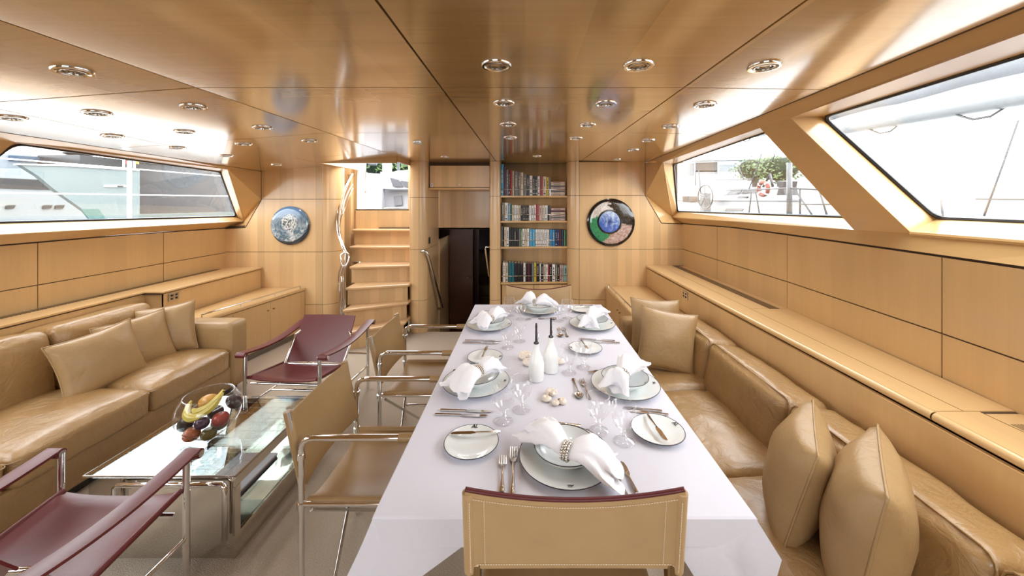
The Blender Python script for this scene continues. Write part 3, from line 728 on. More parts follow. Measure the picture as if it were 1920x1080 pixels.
# passage handrails
t = thing('handrail', 'slim chrome handrail sloping down the left wall of the dark passage', 'handrail', (-1.13, 4.5, .5))
MB().tube([A(786, 471, 4.33)+Vector((.02, 0, 0)), A(791, 471, 4.33)+Vector((.05, 0, 0)), A(798, 480, 4.36)+Vector((.03, 0, 0)), A(829, 577, 4.86), A(825, 579, 4.90), A(816, 579, 4.97)], .017, 10).build('rail', M['steel'], t, smooth=True)
t = thing('handrail', 'short chrome handrail on the right side of the dark passage', 'handrail', (-.46, 4.5, .6))
MB().tube([(-.43, 4.55, 1.0), (-.49, 4.55, 1.0), (-.50, 4.56, .98), (-.47, 4.66, .62), (-.44, 4.70, .6)], .012, 8).build('rail', M['chrome'], t, smooth=True)
t = thing('switch_plate', 'small dark switch plate on the post beside the passage', 'switch', tuple(A(789, 454, 4.47)))
mb = MB(); mb.bb(-1.181, 4.45, 1.05, -1.176, 4.53, 1.13); mb.build('plate', M['dark'], t)
mb = MB(); mb.bb(-1.177, 4.47, 1.07, -1.173, 4.51, 1.11); mb.build('rocker', M['black'], t)
# lower cabin sofa seen through the passage
t = thing('lower_sofa', 'tan sofa glimpsed at the far end of the dark passage', 'sofa', (-.75, 8.0, -.95))
for nm, a, b in (('seat', (-1.6, 7.3, -.35), (-.46, 8.3, -.10)), ('backrest', (-1.6, 8.1, -.1), (-.46, 8.38, .42)), ('base', (-1.6, 7.45, -.95), (-.46, 8.3, -.36))):
    mb = MB(); mb.bb(*a, *b); bevel(mb.build(nm, M['pleather'], t), .05, 3)
# ------------------------------------------------------------------ sofas
def sofa_port():
    t = thing('sofa', 'long tan leather sofa along the port wall under the window', 'sofa', (-2.8, 1.2, 0))
    xf = -2.37
    mb = MB(); mb.bb(-3.24, -1.4, .06, xf-.012, 3.10, .24); bevel(mb.build('base', M['leather'], t), .015)
    mb = MB(); mb.bb(-3.2, -1.4, 0, xf-.06, 3.08, .06); mb.build('plinth', M['dark'], t)
    cushion(MB(), ((xf-.0-3.0)/2+.0, 3.035, .32), ((3.0+xf)/2+.0, .085, .265), .02, (0, 0, .0), .001, 3, 8).build('arm', M['pleather'], t, smooth=True)
    ys = [2.945, 2.32, 1.68, 1.05, .42, -.21, -.84]
    for i, (b, a) in enumerate(zip(ys, ys[1:])):
        c = ((xf-3.02)/2, (a+b)/2, .305); h = ((3.02+xf)/2, (b-a)/2-.003, .085)
        sc_ = cushion(MB(), c, h, .035, (.012, 0, .035), .006, i+1, 16).build('seat_cushion', M['leather'], t, smooth=True)
        seam_loop(c, (h[0], h[1], h[2]-.028), .03, 2, 1, 0, .003).build('seam', M['leather'], sc_, smooth=True)
        c = (-3.10, (a+b)/2, .54); h = (.135, (b-a)/2-.004, .215); rot = Matrix.Rotation(-.14, 4, 'Y')
        cushion(MB(), c, h, .05, (.03, .0, .01), .007, i+9, 14, rot).build('back_cushion', M['leather'], t, smooth=True)
sofa_port()
def sofa_dining():
    t = thing('sofa', 'tan leather dining sofa along the starboard side of the table', 'sofa', (1.1, 1.8, 0))
    mb = MB(); mb.bb(.84, -.9, .05, 1.44, 3.2, .21); bevel(mb.build('base', M['leather'], t), .015)
    mb = MB(); mb.bb(.88, -.9, 0, 1.42, 3.18, .05); mb.build('plinth', M['dark'], t)
    cushion(MB(), (1.13, 3.13, .32), (.315, .07, .255), .02, (0, 0, 0), .001, 3, 8).build('arm', M['leather'], t, smooth=True)
    ys = [3.05, 2.355, 1.63, .905, .18, -.55]
    for i, (b, a) in enumerate(zip(ys, ys[1:])):
        c = (1.12, (a+b)/2, .275); h = (.31, (b-a)/2-.003, .09)
        sc_ = cushion(MB(), c, h, .035, (.012, 0, .03), .008, i+31, 18).build('seat_cushion', M['leather'], t, smooth=True)
        seam_loop(c, (h[0], h[1], h[2]-.028), .03, 2, 1, 0, .003).build('seam', M['leather'], sc_, smooth=True)
    yb_ = [3.05, 2.43, 1.70, .95, .20, -.55]
    for i, (b, a) in enumerate(zip(yb_, yb_[1:])):
        c = (1.305, (a+b)/2, .465); h = (.115, (b-a)/2-.004, .165); rot = Matrix.Rotation(.16, 4, 'Y')
        bc = cushion(MB(), c, h, .045, (.028, .0, .012), .007, i+49, 16, rot).build('back_cushion', M['leather'], t, smooth=True)
        lp = [rot @ (p-Vector(c))+Vector(c) for p in [Vector(q) for q in seam_pts(c, (h[0]-.022, h[1], h[2]), .045, 0, -1)]]
        MB().tube(lp, .0035, 6, closed=True).build('seam', M['leather'], bc, smooth=True)
def seam_pts(c, half, r, ax, sgn):
    a, b = (ax+1) % 3, (ax+2) % 3; pts = []
    for (sa, sb) in ((1, 1), (-1, 1), (-1, -1), (1, -1)):
        for k in range(4):
            an = math.atan2(sb, sa)-PI/4+k/3*PI/2; p = [0, 0, 0]; rr = r*.9
            p[a] = sa*(half[a]-rr)+rr*math.cos(an); p[b] = sb*(half[b]-rr)+rr*math.sin(an); p[ax] = sgn*half[ax]; pts.append(Vector(p)+Vector(c))
    return pts
sofa_dining()
# throw cushions, port
LP = M['pleather']
pillow('throw_cushion', 'tan throw cushion on the port sofa nearest the camera, front of three', (-2.74, 2.355, .555), (.10, 1, .08), (-.30, .10, 1), .44, .38, .15, LP, 'tan throw cushions on the port sofa', 1)
pillow('throw_cushion', 'tan throw cushion on the port sofa between the other two', (-2.79, 2.625, .555), (.22, 1, .05), (-.30, .10, 1), .42, .38, .14, LP, 'tan throw cushions on the port sofa', 2)
pillow('throw_cushion', 'tan throw cushion leaning against the arm of the port sofa', (-2.80, 2.85, .572), (.9, .55, .10), (-.05, .25, 1), .36, .38, .14, LP, 'tan throw cushions on the port sofa', 3)
# loose cushions, dining sofa
pillow('throw_cushion', 'tan square cushion at the far corner of the dining sofa, front one', (1.01, 2.60, .585), (1, -.12, -.16), (.10, .30, 1), .40, .42, .15, LP, 'square cushions on the dining sofa', 4)
pillow('throw_cushion', 'tan square cushion at the far corner of the dining sofa, half hidden', (1.02, 2.86, .595), (1, .05, -.08), (.03, .25, 1), .40, .42, .14, LP, 'square cushions on the dining sofa', 5)
pillow('throw_cushion', 'big puffed tan cushion propped on the dining sofa, second from the camera', (1.055, 1.41, .54), (.59, .80, .0), (.30, .0, .92), .43, .40, .21, LP, 'big cushions on the dining sofa', 6, .04)
pillow('throw_cushion', 'big puffed tan cushion on the dining sofa closest to the camera', (1.085, 1.165, .565), (.66, .75, .0), (.22, .0, .95), .43, .44, .22, LP, 'big cushions on the dining sofa', 7, .04)
# ------------------------------------------------------------------ dining table
TZ = .742
t = thing('dining_table', 'long rectangular dining table hidden under the white cloth', 'table', (.10, 1.96, 0))
mb = MB(); mb.bb(-.395, .98, TZ-.055, .60, 2.935, TZ-.004); bevel(mb.build('table_top', M['trimw'], t), .008)
for y in (1.5, 2.45):
    p_ = MB(); p_.lathe([(.24, 0), (.24, .015), (.05, .04), (.045, .66), (.14, .69)], 24, c=(.10, y, 0)); p_.build('pedestal', M['chrome'], t, smooth=True, auto=40)
def tablecloth():
    x0, x1, y0, y1 = -.402, .608, .970, 2.942
    per = []
    def seg(p, q, n):
        for i in range(n): per.append((p[0]+(q[0]-p[0])*i/n, p[1]+(q[1]-p[1])*i/n))
    seg((x0, y0), (x1, y0), 40); seg((x1, y0), (x1, y1), 60); seg((x1, y1), (x0, y1), 40); seg((x0, y1), (x0, y0), 60)
    n = len(per); c = Vector(((x0+x1)/2, (y0+y1)/2))
    mb = MB()
    nx, ny = 44, 88
    mb.grid([[(x0+(x1-x0)*i/nx, y0+(y1-y0)*j/ny, TZ+.0012*noise.noise(Vector((i*.35, j*.35, 0)))*(0 < i < nx and 0 < j < ny)) for i in range(nx+1)] for j in range(ny+1)])
    rows = [[], [], [], []]
    for i, (x, y) in enumerate(per):
        ox = -1 if abs(x-x0) < 1e-6 else (1 if abs(x-x1) < 1e-6 else 0); oy = -1 if abs(y-y0) < 1e-6 else (1 if abs(y-y1) < 1e-6 else 0)
        if abs(x-x0) < 1e-6 and abs(y-y0) < 1e-6: ox, oy = -.7, -.7
        zb = .668 if y < 1.05 else .655
        wv = .006*noise.noise(Vector((x*9, y*9, 3)))
        for k, (d, z) in enumerate(((0, TZ), (.005, TZ-.004), (.007+wv*.4, (TZ+zb)/2), (.009+wv, zb))):
            rows[k].append((x+ox*d, y+oy*d, z))
    for r in rows: r.append(r[0])
    mb.grid(rows)
    # corner falls at the near end
    up = Vector((0, .006, .03))
    def fall(a, fronts, ridges, sx):
        # fronts: rows from the middle of the hem to the corner; ridges: the fold standing out at the corner
        xe = x0 if sx < 0 else x1; rows = []
        side = [((.006, 1.02, TZ-.02), (.008, 1.10, .68)), ((.03, 1.07, .655), (.01, 1.18, .64)), ((.035, 1.06, .61), (.015, 1.16, .60)), ((.04, 1.05, .56), (.02, 1.13, .55)), ((.05, 1.03, .50), (.03, 1.10, .48))]
        for i, (fr, rg) in enumerate(zip(fronts, ridges)):
            k = fr[-1]; rg = rg or a
            mid = a if i == 0 else k.lerp(rg, .55)+Vector((0, .002, 0))
            rows.append(list(fr)+[a if i == 0 else k+Vector((sx*.004, -.003, 0)), mid, rg]+[(xe+sx*q[0], q[1], q[2]) for q in side[i]])
        n0 = len(mb.v); mb.grid(rows)
    def hem(c1, b): return [c1.lerp(b, k/4) for k in range(5)]
    L_ = hem(A(872, 1021, .966), A(712, 1017, .962))
    fall(Vector((x0-.001, y0-.003, TZ-.002)), [[p+up for p in L_], L_, [A(845, 1041, .962), A(815, 1043, .960), A(785, 1044, .958), A(745, 1046, .957), A(706, 1050, .955)],
         [A(792, 1080, .960), A(770, 1082, .957), A(745, 1084, .953), A(720, 1085, .95), A(695, 1085, .946)], [A(725, 1138, .955), A(710, 1144, .95), A(695, 1148, .946), A(680, 1150, .943), A(662, 1150, .94)]],
         [None, A(681, 1015, .955), A(666, 1048, .947), A(650, 1081, .940), A(622, 1150, .93)], -1)
    R_ = hem(A(1270, 1031, .966), A(1380, 1035, .957))
    fall(Vector((x1+.001, y0-.003, TZ-.002)), [[p+up for p in R_], R_, [A(1286, 1056, .962), A(1315, 1057, .959), A(1345, 1057, .957), A(1370, 1058, .955), A(1392, 1060, .953)],
         [A(1302, 1082, .960), A(1327, 1084, .957), A(1352, 1086, .953), A(1378, 1088, .951), A(1400, 1090, .95)], [A(1335, 1145, .955), A(1350, 1146, .95), A(1370, 1148, .947), A(1390, 1150, .945), A(1405, 1150, .943)]],
         [None, A(1442, 1012, .950), A(1466, 1050, .937), A(1456, 1085, .934), A(1446, 1140, .936)], 1)
    o = mb.build('tablecloth', M['cloth'], None, smooth=True, auto=38)
    tag(o, 'white linen tablecloth covering the dining table with hanging corners', 'tablecloth')
    return o
tablecloth()
# ------------------------------------------------------------------ tan armchairs beside the table (local frame: faces +y)
def leather_sheet(rows, thick, name, mat_, par):
    mb = MB(); mb.grid(rows); o = mb.build(name, mat_, par, smooth=True, local=True); solidify(o, thick, 0); e_ = o.modifiers.new('edge_split', 'EDGE_SPLIT'); e_.split_angle = math.radians(45); return o
def side_chair(loc, label):
    W = .228; t = thing('dining_armchair', label, 'chair', loc, -PI/2, 'tan leather and chrome armchairs beside the table')
    r = .0115
    yb, yf, za = -.205, .19, .68
    for s in (-1, 1):
        x = s*W
        MB().tube([(x, yb, .012), (x, yb, .62)], r, 12).build('leg', M['chrome'], t, True, True, 50)
        MB().tube([(x, yf, .012), (x, yf, .46)], r, 12).build('leg', M['chrome'], t, True, True, 50)
        pts = [(x, yb, .615), (x, yb, .640)]+[(x, yb+.045*(1-math.cos(a)), .640+.04*math.sin(a)) for a in (.4, .8, 1.2, PI/2)]+[(x, .20, za)]
        MB().tube(pts, .0125, 12).build('arm_tube', M['chrome'], t, True, True, 50)
        MB().tube([(x, .165, za), (x, .235, za)], .0165, 12).build('arm_cap', M['saddle'], t, True, True, 50)
        for z in (.425, .61):
            MB().tube([(x, yb, z-.010), (x, yb, z+.010)], .0155, 12).build('collar', M['chrome'], t, True, True, 50)
        MB().tube([(x*.97, yb-.0, .47), (x*.97, yb-.055, .775)], .010, 10).build('back_post', M['steel'], t, True, True, 50)
        MB().tube([(x, yb, .43), (x, yf, .43)], .010, 10).build('seat_rail', M['chrome'], t, True, True, 50)
    for a, b in ((-1, 1), (1, -1)):
        MB().tube([(a*W*.95, yb+.03, .40), (b*W*.95, yb+.10, .03)], .008, 8).build('cross_brace', M['steel'], t, True, True, 50)
        MB().tube([(a*W*.95, yf-.03, .40), (b*W*.95, yf-.06, .03)], .008, 8).build('cross_brace', M['steel'], t, True, True, 50)
    MB().tube([(-W*.2, yb+.06, .22), (-W*.2, yf-.05, .22)], .008, 8).build('cross_brace', M['chrome'], t, True, True, 50)
    N_ = 14
    rows = []
    for j in range(9):
        f = j/8; row = []
        for i in range(N_+1):
            u = -1+2*i/N_; row.append((u*W*.95, yb+.012-.058*f-.022*(1-u*u), .495+.275*f-.012*f*(1-u*u)))
        rows.append(row)
    b_ = leather_sheet(rows, .006, 'backrest', M['saddle'], t)
    for s in (-1, 1):
        MB().tube([(s*W*.95, yb-.001, .495), (s*W*.95, yb-.060, .772)], .0155, 12).build('back_sleeve', M['saddle'], t, True, True, 50)
    rows = []
    for j in range(13):
        f = j/12; y = yb+.02+(yf-yb+.02)*f; row = []
        for i in range(N_+1):
            u = -1+2*i/N_; row.append((u*W*.96, y, .440-.030*(1-u**4)*(1-.5*f)-.012*math.sin(f*PI)))
        rows.append(row)
    leather_sheet(rows, .006, 'seat', M['saddle'], t)
    for s in (-1, 1):
        MB().tube([(s*W*.95, yb+.02, .434), (s*W*.95, yf+.02, .434)], .014, 10).build('seat_sleeve', M['saddle'], t, True, True, 50)
    return t
ch1 = side_chair((-.645, 1.615, 0), 'tan leather chrome armchair at the table, nearer the coffee table front')
dup(ch1, (-.655, 2.385, 0), -PI/2, 'tan leather chrome armchair at the table, nearer the dark passage')
# ------------------------------------------------------------------ tan end chairs (local frame: faces +y)
def end_chair(loc, rz, label):
    W = .250; t = thing('end_chair', label, 'chair', loc, rz, 'stitched tan chairs at the table ends')
    for s in (-1, 1):
        mb = MB(); mb.solid([(s*W-.016, -.012, 0), (s*W+.016, -.012, 0), (s*W+.016, .018, 0), (s*W-.016, .018, 0)], (0, 0, .67)); bevel(mb.build('leg', M['brass'], t, local=True), .005)
        mb = MB(); mb.solid([(s*W-.014, .40, 0), (s*W+.014, .40, 0), (s*W+.014, .43, 0), (s*W-.014, .43, 0)], (0, 0, .44)); bevel(mb.build('leg', M['brass'], t, local=True), .005)
    N_ = 20; zt, zb = .868, .660
    def P(u, f, off=0):
        edge = abs(u)
        bot = zb-.022*max(0, (edge-.90)/.10) if edge > .90 else zb-.010*(1-u*u)
        top = zt-.036*(1-u*u)
        x = u*(W+.018+.002*f)
        return (x, -.004-.022*f+.012*(1-u*u)-off, bot+(top-bot)*f)
    us = [-1, -.985, -.95, -.92, -.90]+[-.88+1.76*i/16 for i in range(17)]+[.90, .92, .95, .985, 1]
    rows = [[P(u, j/8) for u in us] for j in range(9)]
    leather_sheet(rows, .016, 'backrest', M['saddle2'], t).modifiers['solidify'].offset = 0
    eb = MB().tube([Vector(P(u, 1))+Vector((0, 0, .001)) for u in us], .0062, 8); eb.build('edge_band', M['edge'], t, True, True)
    for s in (-1, 1):
        MB().tube([(s*(W+.012), -.003, zb-.012), (s*(W+.014), -.026, zt-.006)], .014, 12).build('post_sleeve', M['saddle2'], t, True, True, 50)
    st = MB()
    def stitch(a, b):
        a = Vector(a); b = Vector(b); st.tube([a.lerp(b, .15), a.lerp(b, .85)], .0011, 4)
    nn = 78
    for k in range(nn):
        u0, u1 = -.96+1.92*k/nn, -.96+1.92*(k+1)/nn
        for f in (.93, .06): stitch(P(u0, f, .0095), P(u1, f, .0095))
    for u in (-.955, .955, -.83, .83):
        for k in range(26): f0, f1 = .06+.87*k/26, .06+.87*(k+1)/26; stitch(P(u, f0, .0195 if abs(u) > .9 else .0092), P(u, f1, .0195 if abs(u) > .9 else .0092))
    so = st.build('stitching', M['stitch'], t, False, True); so['kind'] = 'stuff'
    rows = []
    for j in range(9):
        f = j/8; rows.append([(u*(W-.012), .02+.41*f, .455-.022*(1-u*u)*(1-.4*f)) for u in [-1+2*i/12 for i in range(13)]])
    leather_sheet(rows, .012, 'seat', M['saddle2'], t)
    for s in (-1, 1): MB().tube([(s*(W-.014), .0, .448), (s*(W-.014), .43, .448)], .014, 10).build('seat_sleeve', M['saddle2'], t, True, True, 50)
    return t
e1 = end_chair((.122, .925, 0), 0, 'pale tan stitched leather chair at the near end of the table')
dup(e1, (.111, 3.045, 0), PI, 'pale tan stitched leather chair at the bookcase end of the table')
# ------------------------------------------------------------------ burgundy sling armchairs (local frame: faces +y)
def sling_chair(loc, rz, label):
    t = thing('sling_armchair', label, 'chair', loc, rz, 'burgundy leather sling armchairs')
    W = .258; yf, yr = .25, -.40; r = .0125; za = .545
    for s in (-1, 1):
        x = s*W
        MB().tube([(x, yf, .01), (x, yf, za)], r, 12).build('leg', M['chrome'], t, True, True, 50)
        MB().tube([(x, yr, .01), (x, yr, .565)], r, 12).build('leg', M['chrome'], t, True, True, 50)
        MB().tube([(x-s*.010, yf, za), (x+s*.062, yf, za)], .013, 12).build('arm_pin', M['chrome'], t, True, True, 50)
        MB().tube([(x-s*.010, yr, .565), (x+s*.062, yr, .565)], .013, 12).build('arm_pin', M['chrome'], t, True, True, 50)
        rows = []
        for j in range(15):
            f = j/14; y = yf+(yr-yf)*f; z = za+.012+(.022)*f-.040*math.sin(PI*f)
            rows.append([(x-s*.006, y, z), (x+s*.026, y, z+.003), (x+s*.058, y, z)])
        a_ = leather_sheet(rows, .011, 'armrest', M['burg'], t)
        for yy_, zz_ in ((yf, za), (yr, .565)): MB().tube([(x-s*.005, yy_, zz_), (x+s*.057, yy_, zz_)], .019, 14).build('arm_loop', M['burg'], t, True, True, 50)
        MB().tube([(x, yf, .20), (x, yr, .20)], .009, 10).build('side_rail', M['chrome'], t, True, True, 50)
        # pivoting frame upright behind the back
        MB().tube([(s*.225, -.07, .335), (s*.232, -.16, .45), (s*.228, -.20, .52), (s*.20, -.225, .545)], .010, 10).build('back_frame', M['chrome'], t, True, True, 50)
    MB().tube([(-W, yr, .30), (W, yr, .30)], .009, 10).build('cross_rail', M['chrome'], t, True, True, 50)
    MB().tube([(-W, .20, .335), (W, .20, .335)], .009, 10).build('cross_rail', M['chrome'], t, True, True, 50)
    MB().tube([(-W, .02, .20), (W, .02, .20)], .009, 10).build('cross_rail', M['chrome'], t, True, True, 50)
    MB().tube([(-W+.03, -.085, .345), (W-.03, -.085, .345)], .008, 10).build('cross_rail', M['chrome'], t, True, True, 50)
    rows = []
    for j in range(13):
        f = j/12; y = .245-.335*f; rows.append([(u*(W-.018), y, .385+.005*(1-f)-.022*(1-u*u)*math.sin(PI*min(1, f+.08))-.048*f+.012*abs(u)**3-.012*(f < .05)) for u in [-1+2*i/14 for i in range(15)]])
    leather_sheet(rows, .007, 'seat', M['burg'], t)
    for s in (-1, 1): MB().tube([(s*(W-.02), .245, .395), (s*(W-.02), -.09, .348)], .012, 10).build('seat_sleeve', M['burg'], t, True, True, 50)
    rows = []
    for j in range(11):
        f = j/10; rows.append([(u*(.225-.012*f), -.095-.19*f-.020*(1-u*u), .350+.300*f) for u in [-1+2*i/12 for i in range(13)]])
    leather_sheet(rows, .007, 'backrest', M['burg'], t)
    return t
sc1 = sling_chair((-1.60, 2.675, 0), PI-.06, 'burgundy leather sling armchair facing the camera beyond the coffee table')
dup(sc1, (-1.645, 1.245, 0), .0, 'burgundy leather sling armchair seen from behind at the near corner')
# ------------------------------------------------------------------ coffee table
def coffee_table():
    x0, x1, y0, y1, H = -1.945, -1.278, 1.61, 2.262, .37
    t = thing('coffee_table', 'low polished steel and glass coffee table between the burgundy chairs', 'table', ((x0+x1)/2, (y0+y1)/2, 0))
    mb = MB(); mb.bb(x0+.015, y0+.004, .0, x1-.012, y0+.010, H-.012); mb.build('front_panel', M['mirror'], t)
    mb = MB(); mb.bb(x0+.012, y0+.012, .0, x0+.018, y1, H-.012); mb.build('side_panel', M['mirror'], t)
    mb = MB(); mb.bb(x0+.02, y1-.010, .0, x1-.012, y1-.004, H-.012); mb.build('back_panel', M['mirror'], t)
    mb = MB(); mb.bb(x1-.012, y0, 0, x1, y1, .105); bevel(mb.build('lower_band', M['mirror'], t), .002)
    mb = MB(); mb.bb(x1-.012, y0, H-.055, x1, y1, H-.012); bevel(mb.build('upper_band', M['mirror'], t), .002)
    for y in (y0, y1-.03):
        mb = MB(); mb.bb(x1-.012, y, .105, x1, y+.03, H-.055); mb.build('upright', M['mirror'], t)
    mb = MB(); mb.bb(x0+.02, y0+.012, .10, x1-.013, y1-.012, .108); mb.build('lower_shelf', M['mirror'], t)
    mb = MB(); mb.bb(x0+.02, y0+.012, .205, x1-.014, y1-.012, .213); mb.build('glass_shelf', M['tglass'], t)
    mb = MB(); mb.bb(x0, y0-.002, H-.012, x1+.002, y1+.002, H)
    tp = mb.build('glass_top', M['tglass'], t)
    mb = MB(); mb.tube([(x0, y0-.002, H-.004), (x1, y0-.002, H-.004), (x1, y1, H-.004), (x0, y1, H-.004)], .0045, 6, closed=True); mb.build('edge_trim', M['steel'], tp)
    wi = MB(); k = .055
    n = int((x1-x0)/k)
    for i in range(1, n+1): wi.tube([(x0+i*k, y0+.01, H-.013), (x0+i*k, y1-.01, H-.013)], .0007, 4)
    for i in range(1, int((y1-y0)/k)+1): wi.tube([(x0+.01, y0+i*k, H-.0135), (x1-.01, y0+i*k, H-.0135)], .0007, 4)
    wo = wi.build('wire_mesh', M['steel'], tp); wo['kind'] = 'stuff'
    zt = H-.030; yy_ = y0-.016
    pts = [(x0+.155, yy_, .10), (x0+.155, yy_, zt-.012), (x0+.167, yy_, zt), (x1-.045, yy_, zt), (x1-.033, yy_, zt-.012), (x1-.033, yy_, .10)]
    MB().tube(pts, .0115, 10).build('tube_frame', M['chrome'], t, True)
    # magazines on the glass shelf
    for i, (yy0, w_, d_, c) in enumerate(((1.66, .20, .27, (.02, .02, .03)), (1.665, .19, .26, (.10, .10, .14)), (1.66, .20, .27, (.5, .5, .55)))):
        z = .214+.012*i; m_ = flat('magazine_cover', c, .25)
        mb = MB(); mb.bb(x1-.03-w_, yy0, z, x1-.03, yy0+d_, z+.011); o = mb.build('magazine', m_); bevel(o, .002)
        tag(o, ['black magazine at the bottom of the stack in the coffee table', 'slate magazine in the middle of the stack in the coffee table', 'pale magazine on top of the stack in the coffee table'][i], 'magazine', 'magazines inside the coffee table')
coffee_table()
# ------------------------------------------------------------------ ceiling downlights
def downlight(loc, label, tilt):
    t = thing('ceiling_downlight', label, 'ceiling light', loc, 0, 'chrome ceiling downlights')
    def L(name, prof, m_, n=24): MB().lathe(prof, n).build(name, m_, t, True, True, 40)
    L('outer_ring', [(.0525, .006), (.0525, -.003), (.050, -.006), (.043, -.006), (.040, -.002), (.039, .004)], M['chrome'])
    L('recess', [(.0395, .001), (.034, .002), (.034, .004)], M['black'])
    L('middle_ring', [(.034, .003), (.034, -.004), (.032, -.0055), (.0275, -.005), (.026, .004)], M['ring'])
    L('baffle', [(.026, .001), (.022, .001)], M['black'])
    L('lamp_rim', [(.022, .002), (.021, -.002), (.017, -.002), (.016, .004)], M['ring'])
    L('lens', [(.016, .001), (.009, .004), (0, .005)], M['lens'], 16)
    if tilt: t.rotation_euler = (0, tilt, 0)
    fill_at(loc); return t
LD = bpy.data.lights.new('added_fill_spot', 'SPOT'); LD.energy = FILL_W; LD.color = (1, .97, .93); LD.spot_size = math.radians(125); LD.spot_blend = .8; LD.shadow_soft_size = .03  # fill spots added at the downlights to brighten table and floor
def fill_at(loc):
    o = bpy.data.objects.new('added_fill_spot', LD); COL.objects.link(o); o.location = (loc[0], loc[1], loc[2]-.012)
M['ring'] = flat('darkened_ring', (.40, .37, .33), .2, 1)
M['lens'] = flat('lamp_lens', (.30, .27, .22), .15)
def at_ceiling(x, y):
    z = 2.05
    for _ in range(8):
        Y = F*(z-CAMZ)/(CY-y); X = (x-CX)*Y/F; z = czc(X)
    return X, Y, z
rows_ = [
 ('in the row above the left half of the table', [(931, 122), (945, 193), (953, 233), (957, 258)]),
 ('in the row above the right half of the table', [(1197, 122), (1136, 194), (1102, 234), (1080, 259)]),
 ('in the row beside the right windows', [(1433, 124), (1322, 196), (1257, 237), (1215, 263), (1187, 281), (1157, 299)]),
 ('in the row over the burgundy chairs', [(137, 133), (363, 200), (492, 239), (580, 264)]),
 ('in the middle row over the port side', [(182, 212), (346, 247), (457, 270), (519, 309)]),
 ('in the row beside the left window', [(21, 221), (211, 255), (332, 277), (424, 292)])]
orde = ['nearest the camera', 'second', 'third', 'fourth', 'fifth', 'sixth']
proto = None
for nm, pts in rows_:
    for i, (x, y) in enumerate(pts):
        X, Y, z = at_ceiling(x, y); tilt = math.atan(.073) if X < -1.37 else 0
        lab = 'round chrome ceiling downlight, %s %s' % (orde[i] if i else 'first', nm)
        if proto is None: proto = downlight((X, Y, z-.001), lab, tilt*-1)
        else: dup(proto, (X, Y, z-.001), label=lab, rot=(0, -tilt, 0)); fill_at((X, Y, z))
for (x, y, lab) in ((1007, 293, 'round chrome ceiling downlight close above the bookcase'), (835, 294, 'round chrome ceiling downlight close above the passage')):
    X, Y, z = at_ceiling(x, y); dup(proto, (X, Y, z-.001), label=lab)
X, Y, z = at_ceiling(783, 267)
t = thing('smoke_detector', 'small pale fitting on the ceiling before the passage post', 'detector', (X, Y, z))
MB().lathe([(.035, 0), (.035, -.006), (.028, -.016), (0, -.018)], 20).build('cover', M['porcelain'], t, True, True, 40); MB().lathe([(.040, .001), (.040, -.004), (.034, -.005)], 20).build('base', M['steel'], t, True, True, 40)
# ------------------------------------------------------------------ place settings
ZT = TZ+.0015
SEAT = {'near': 'at the near end of the table', 'l1': 'before the nearer tan armchair', 'l2': 'before the farther tan armchair',
        's1': 'on the sofa side, nearer the camera', 's2': 'on the sofa side, farther from the camera', 'far': 'at the bookcase end of the table'}
TXT = {}
def text_mesh(body, size):
    if (body, size) not in TXT:
        cu = bpy.data.curves.new('lettering', 'FONT'); cu.body = body; cu.size = size; cu.align_x = 'CENTER'; cu.align_y = 'CENTER'; cu.extrude = .0002; cu.shear = .25; cu.offset = .0006
        tmp = bpy.data.objects.new('lettering', cu); COL.objects.link(tmp)
        me = bpy.data.meshes.new_from_object(tmp); me.name = 'lettering'; me.materials.clear(); me.materials.append(M['linec'])
        bpy.data.objects.remove(tmp); TXT[(body, size)] = me
    return TXT[(body, size)]
def plate(name, label, cat, R, h, foot, loc, rz, group, line=.0014, mono=True, msize=.018):
    t = thing(name, label, cat, loc, rz, group)
    if name == 'bowl':
        prof = [(0, .003), (foot, .0), (foot, .003), (R*.72, h*.38), (R*.92, h*.75), (R, h), (R-.002, h+.001), (R*.90, h*.78), (R*.70, h*.45), (foot*.8, .008), (0, .007)]
    else:
        prof = [(0, .002), (foot, .0), (foot*1.08, .0), (R*.76, h*.42), (R, h), (R-.0015, h+.0015), (R*.75, h*.42+.0035), (foot, .0045), (0, .0040)]
    MB().lathe(prof, 48).build('body', M['porcelain'], t, True, True, 50)
    ring = [(R*math.cos(a)*.9985, R*math.sin(a)*.9985, h+.001) for a in [2*PI*i/48 for i in range(48)]]
    MB().tube(ring, line, 6, closed=True).build('rim_line', M['linec'], t, True, True)
    if mono:
        o = bpy.data.objects.new('monogram', text_mesh('AI.', msize)); COL.objects.link(o); o.parent = t; o['kind'] = 'stuff'
        rr = R*.87 if name != 'bowl' else R*.86
        o.location = (0, rr, (h*(.42+.58*(.87-.76)/.24)+.0055) if name != 'bowl' else h*.70+.003); o.rotation_euler = (math.atan2(h*.58, R*.24)*1.0, 0, 0)
    return t
CH = {'near': (.130, 1.178, PI), 'l1': (-.223, 1.660, -PI/2), 'l2': (-.240, 2.430, -PI/2), 's1': (.447, 1.640, -PI/2), 's2': (.446, 2.440, -PI/2), 'far': (.102, 2.765, 0)}
for k, (x, y, rz) in CH.items():
    plate('charger_plate', 'large white charger plate with dark rim ' + SEAT[k], 'plate', .150, .020, .085, (x, y, ZT), rz, 'charger plates on the table', msize=.016)
    plate('bowl', 'white dark rimmed bowl on the charger ' + SEAT[k], 'bowl', .102, .046, .045, (x, y, ZT+.0048), rz-.5 if k != 'near' else 2.4, 'white bowls on the table', msize=.014)
BPL = {'near': AZ(884, 829, ZT+.01), 'l1': AZ(909.6, 669.5, ZT+.01), 'l2': AZ(919, 591, ZT+.01), 's1': AZ(1233, 806, ZT+.01), 's2': AZ(1097.6, 652.5, ZT+.01), 'far': AZ(1093, 580, ZT+.01)}
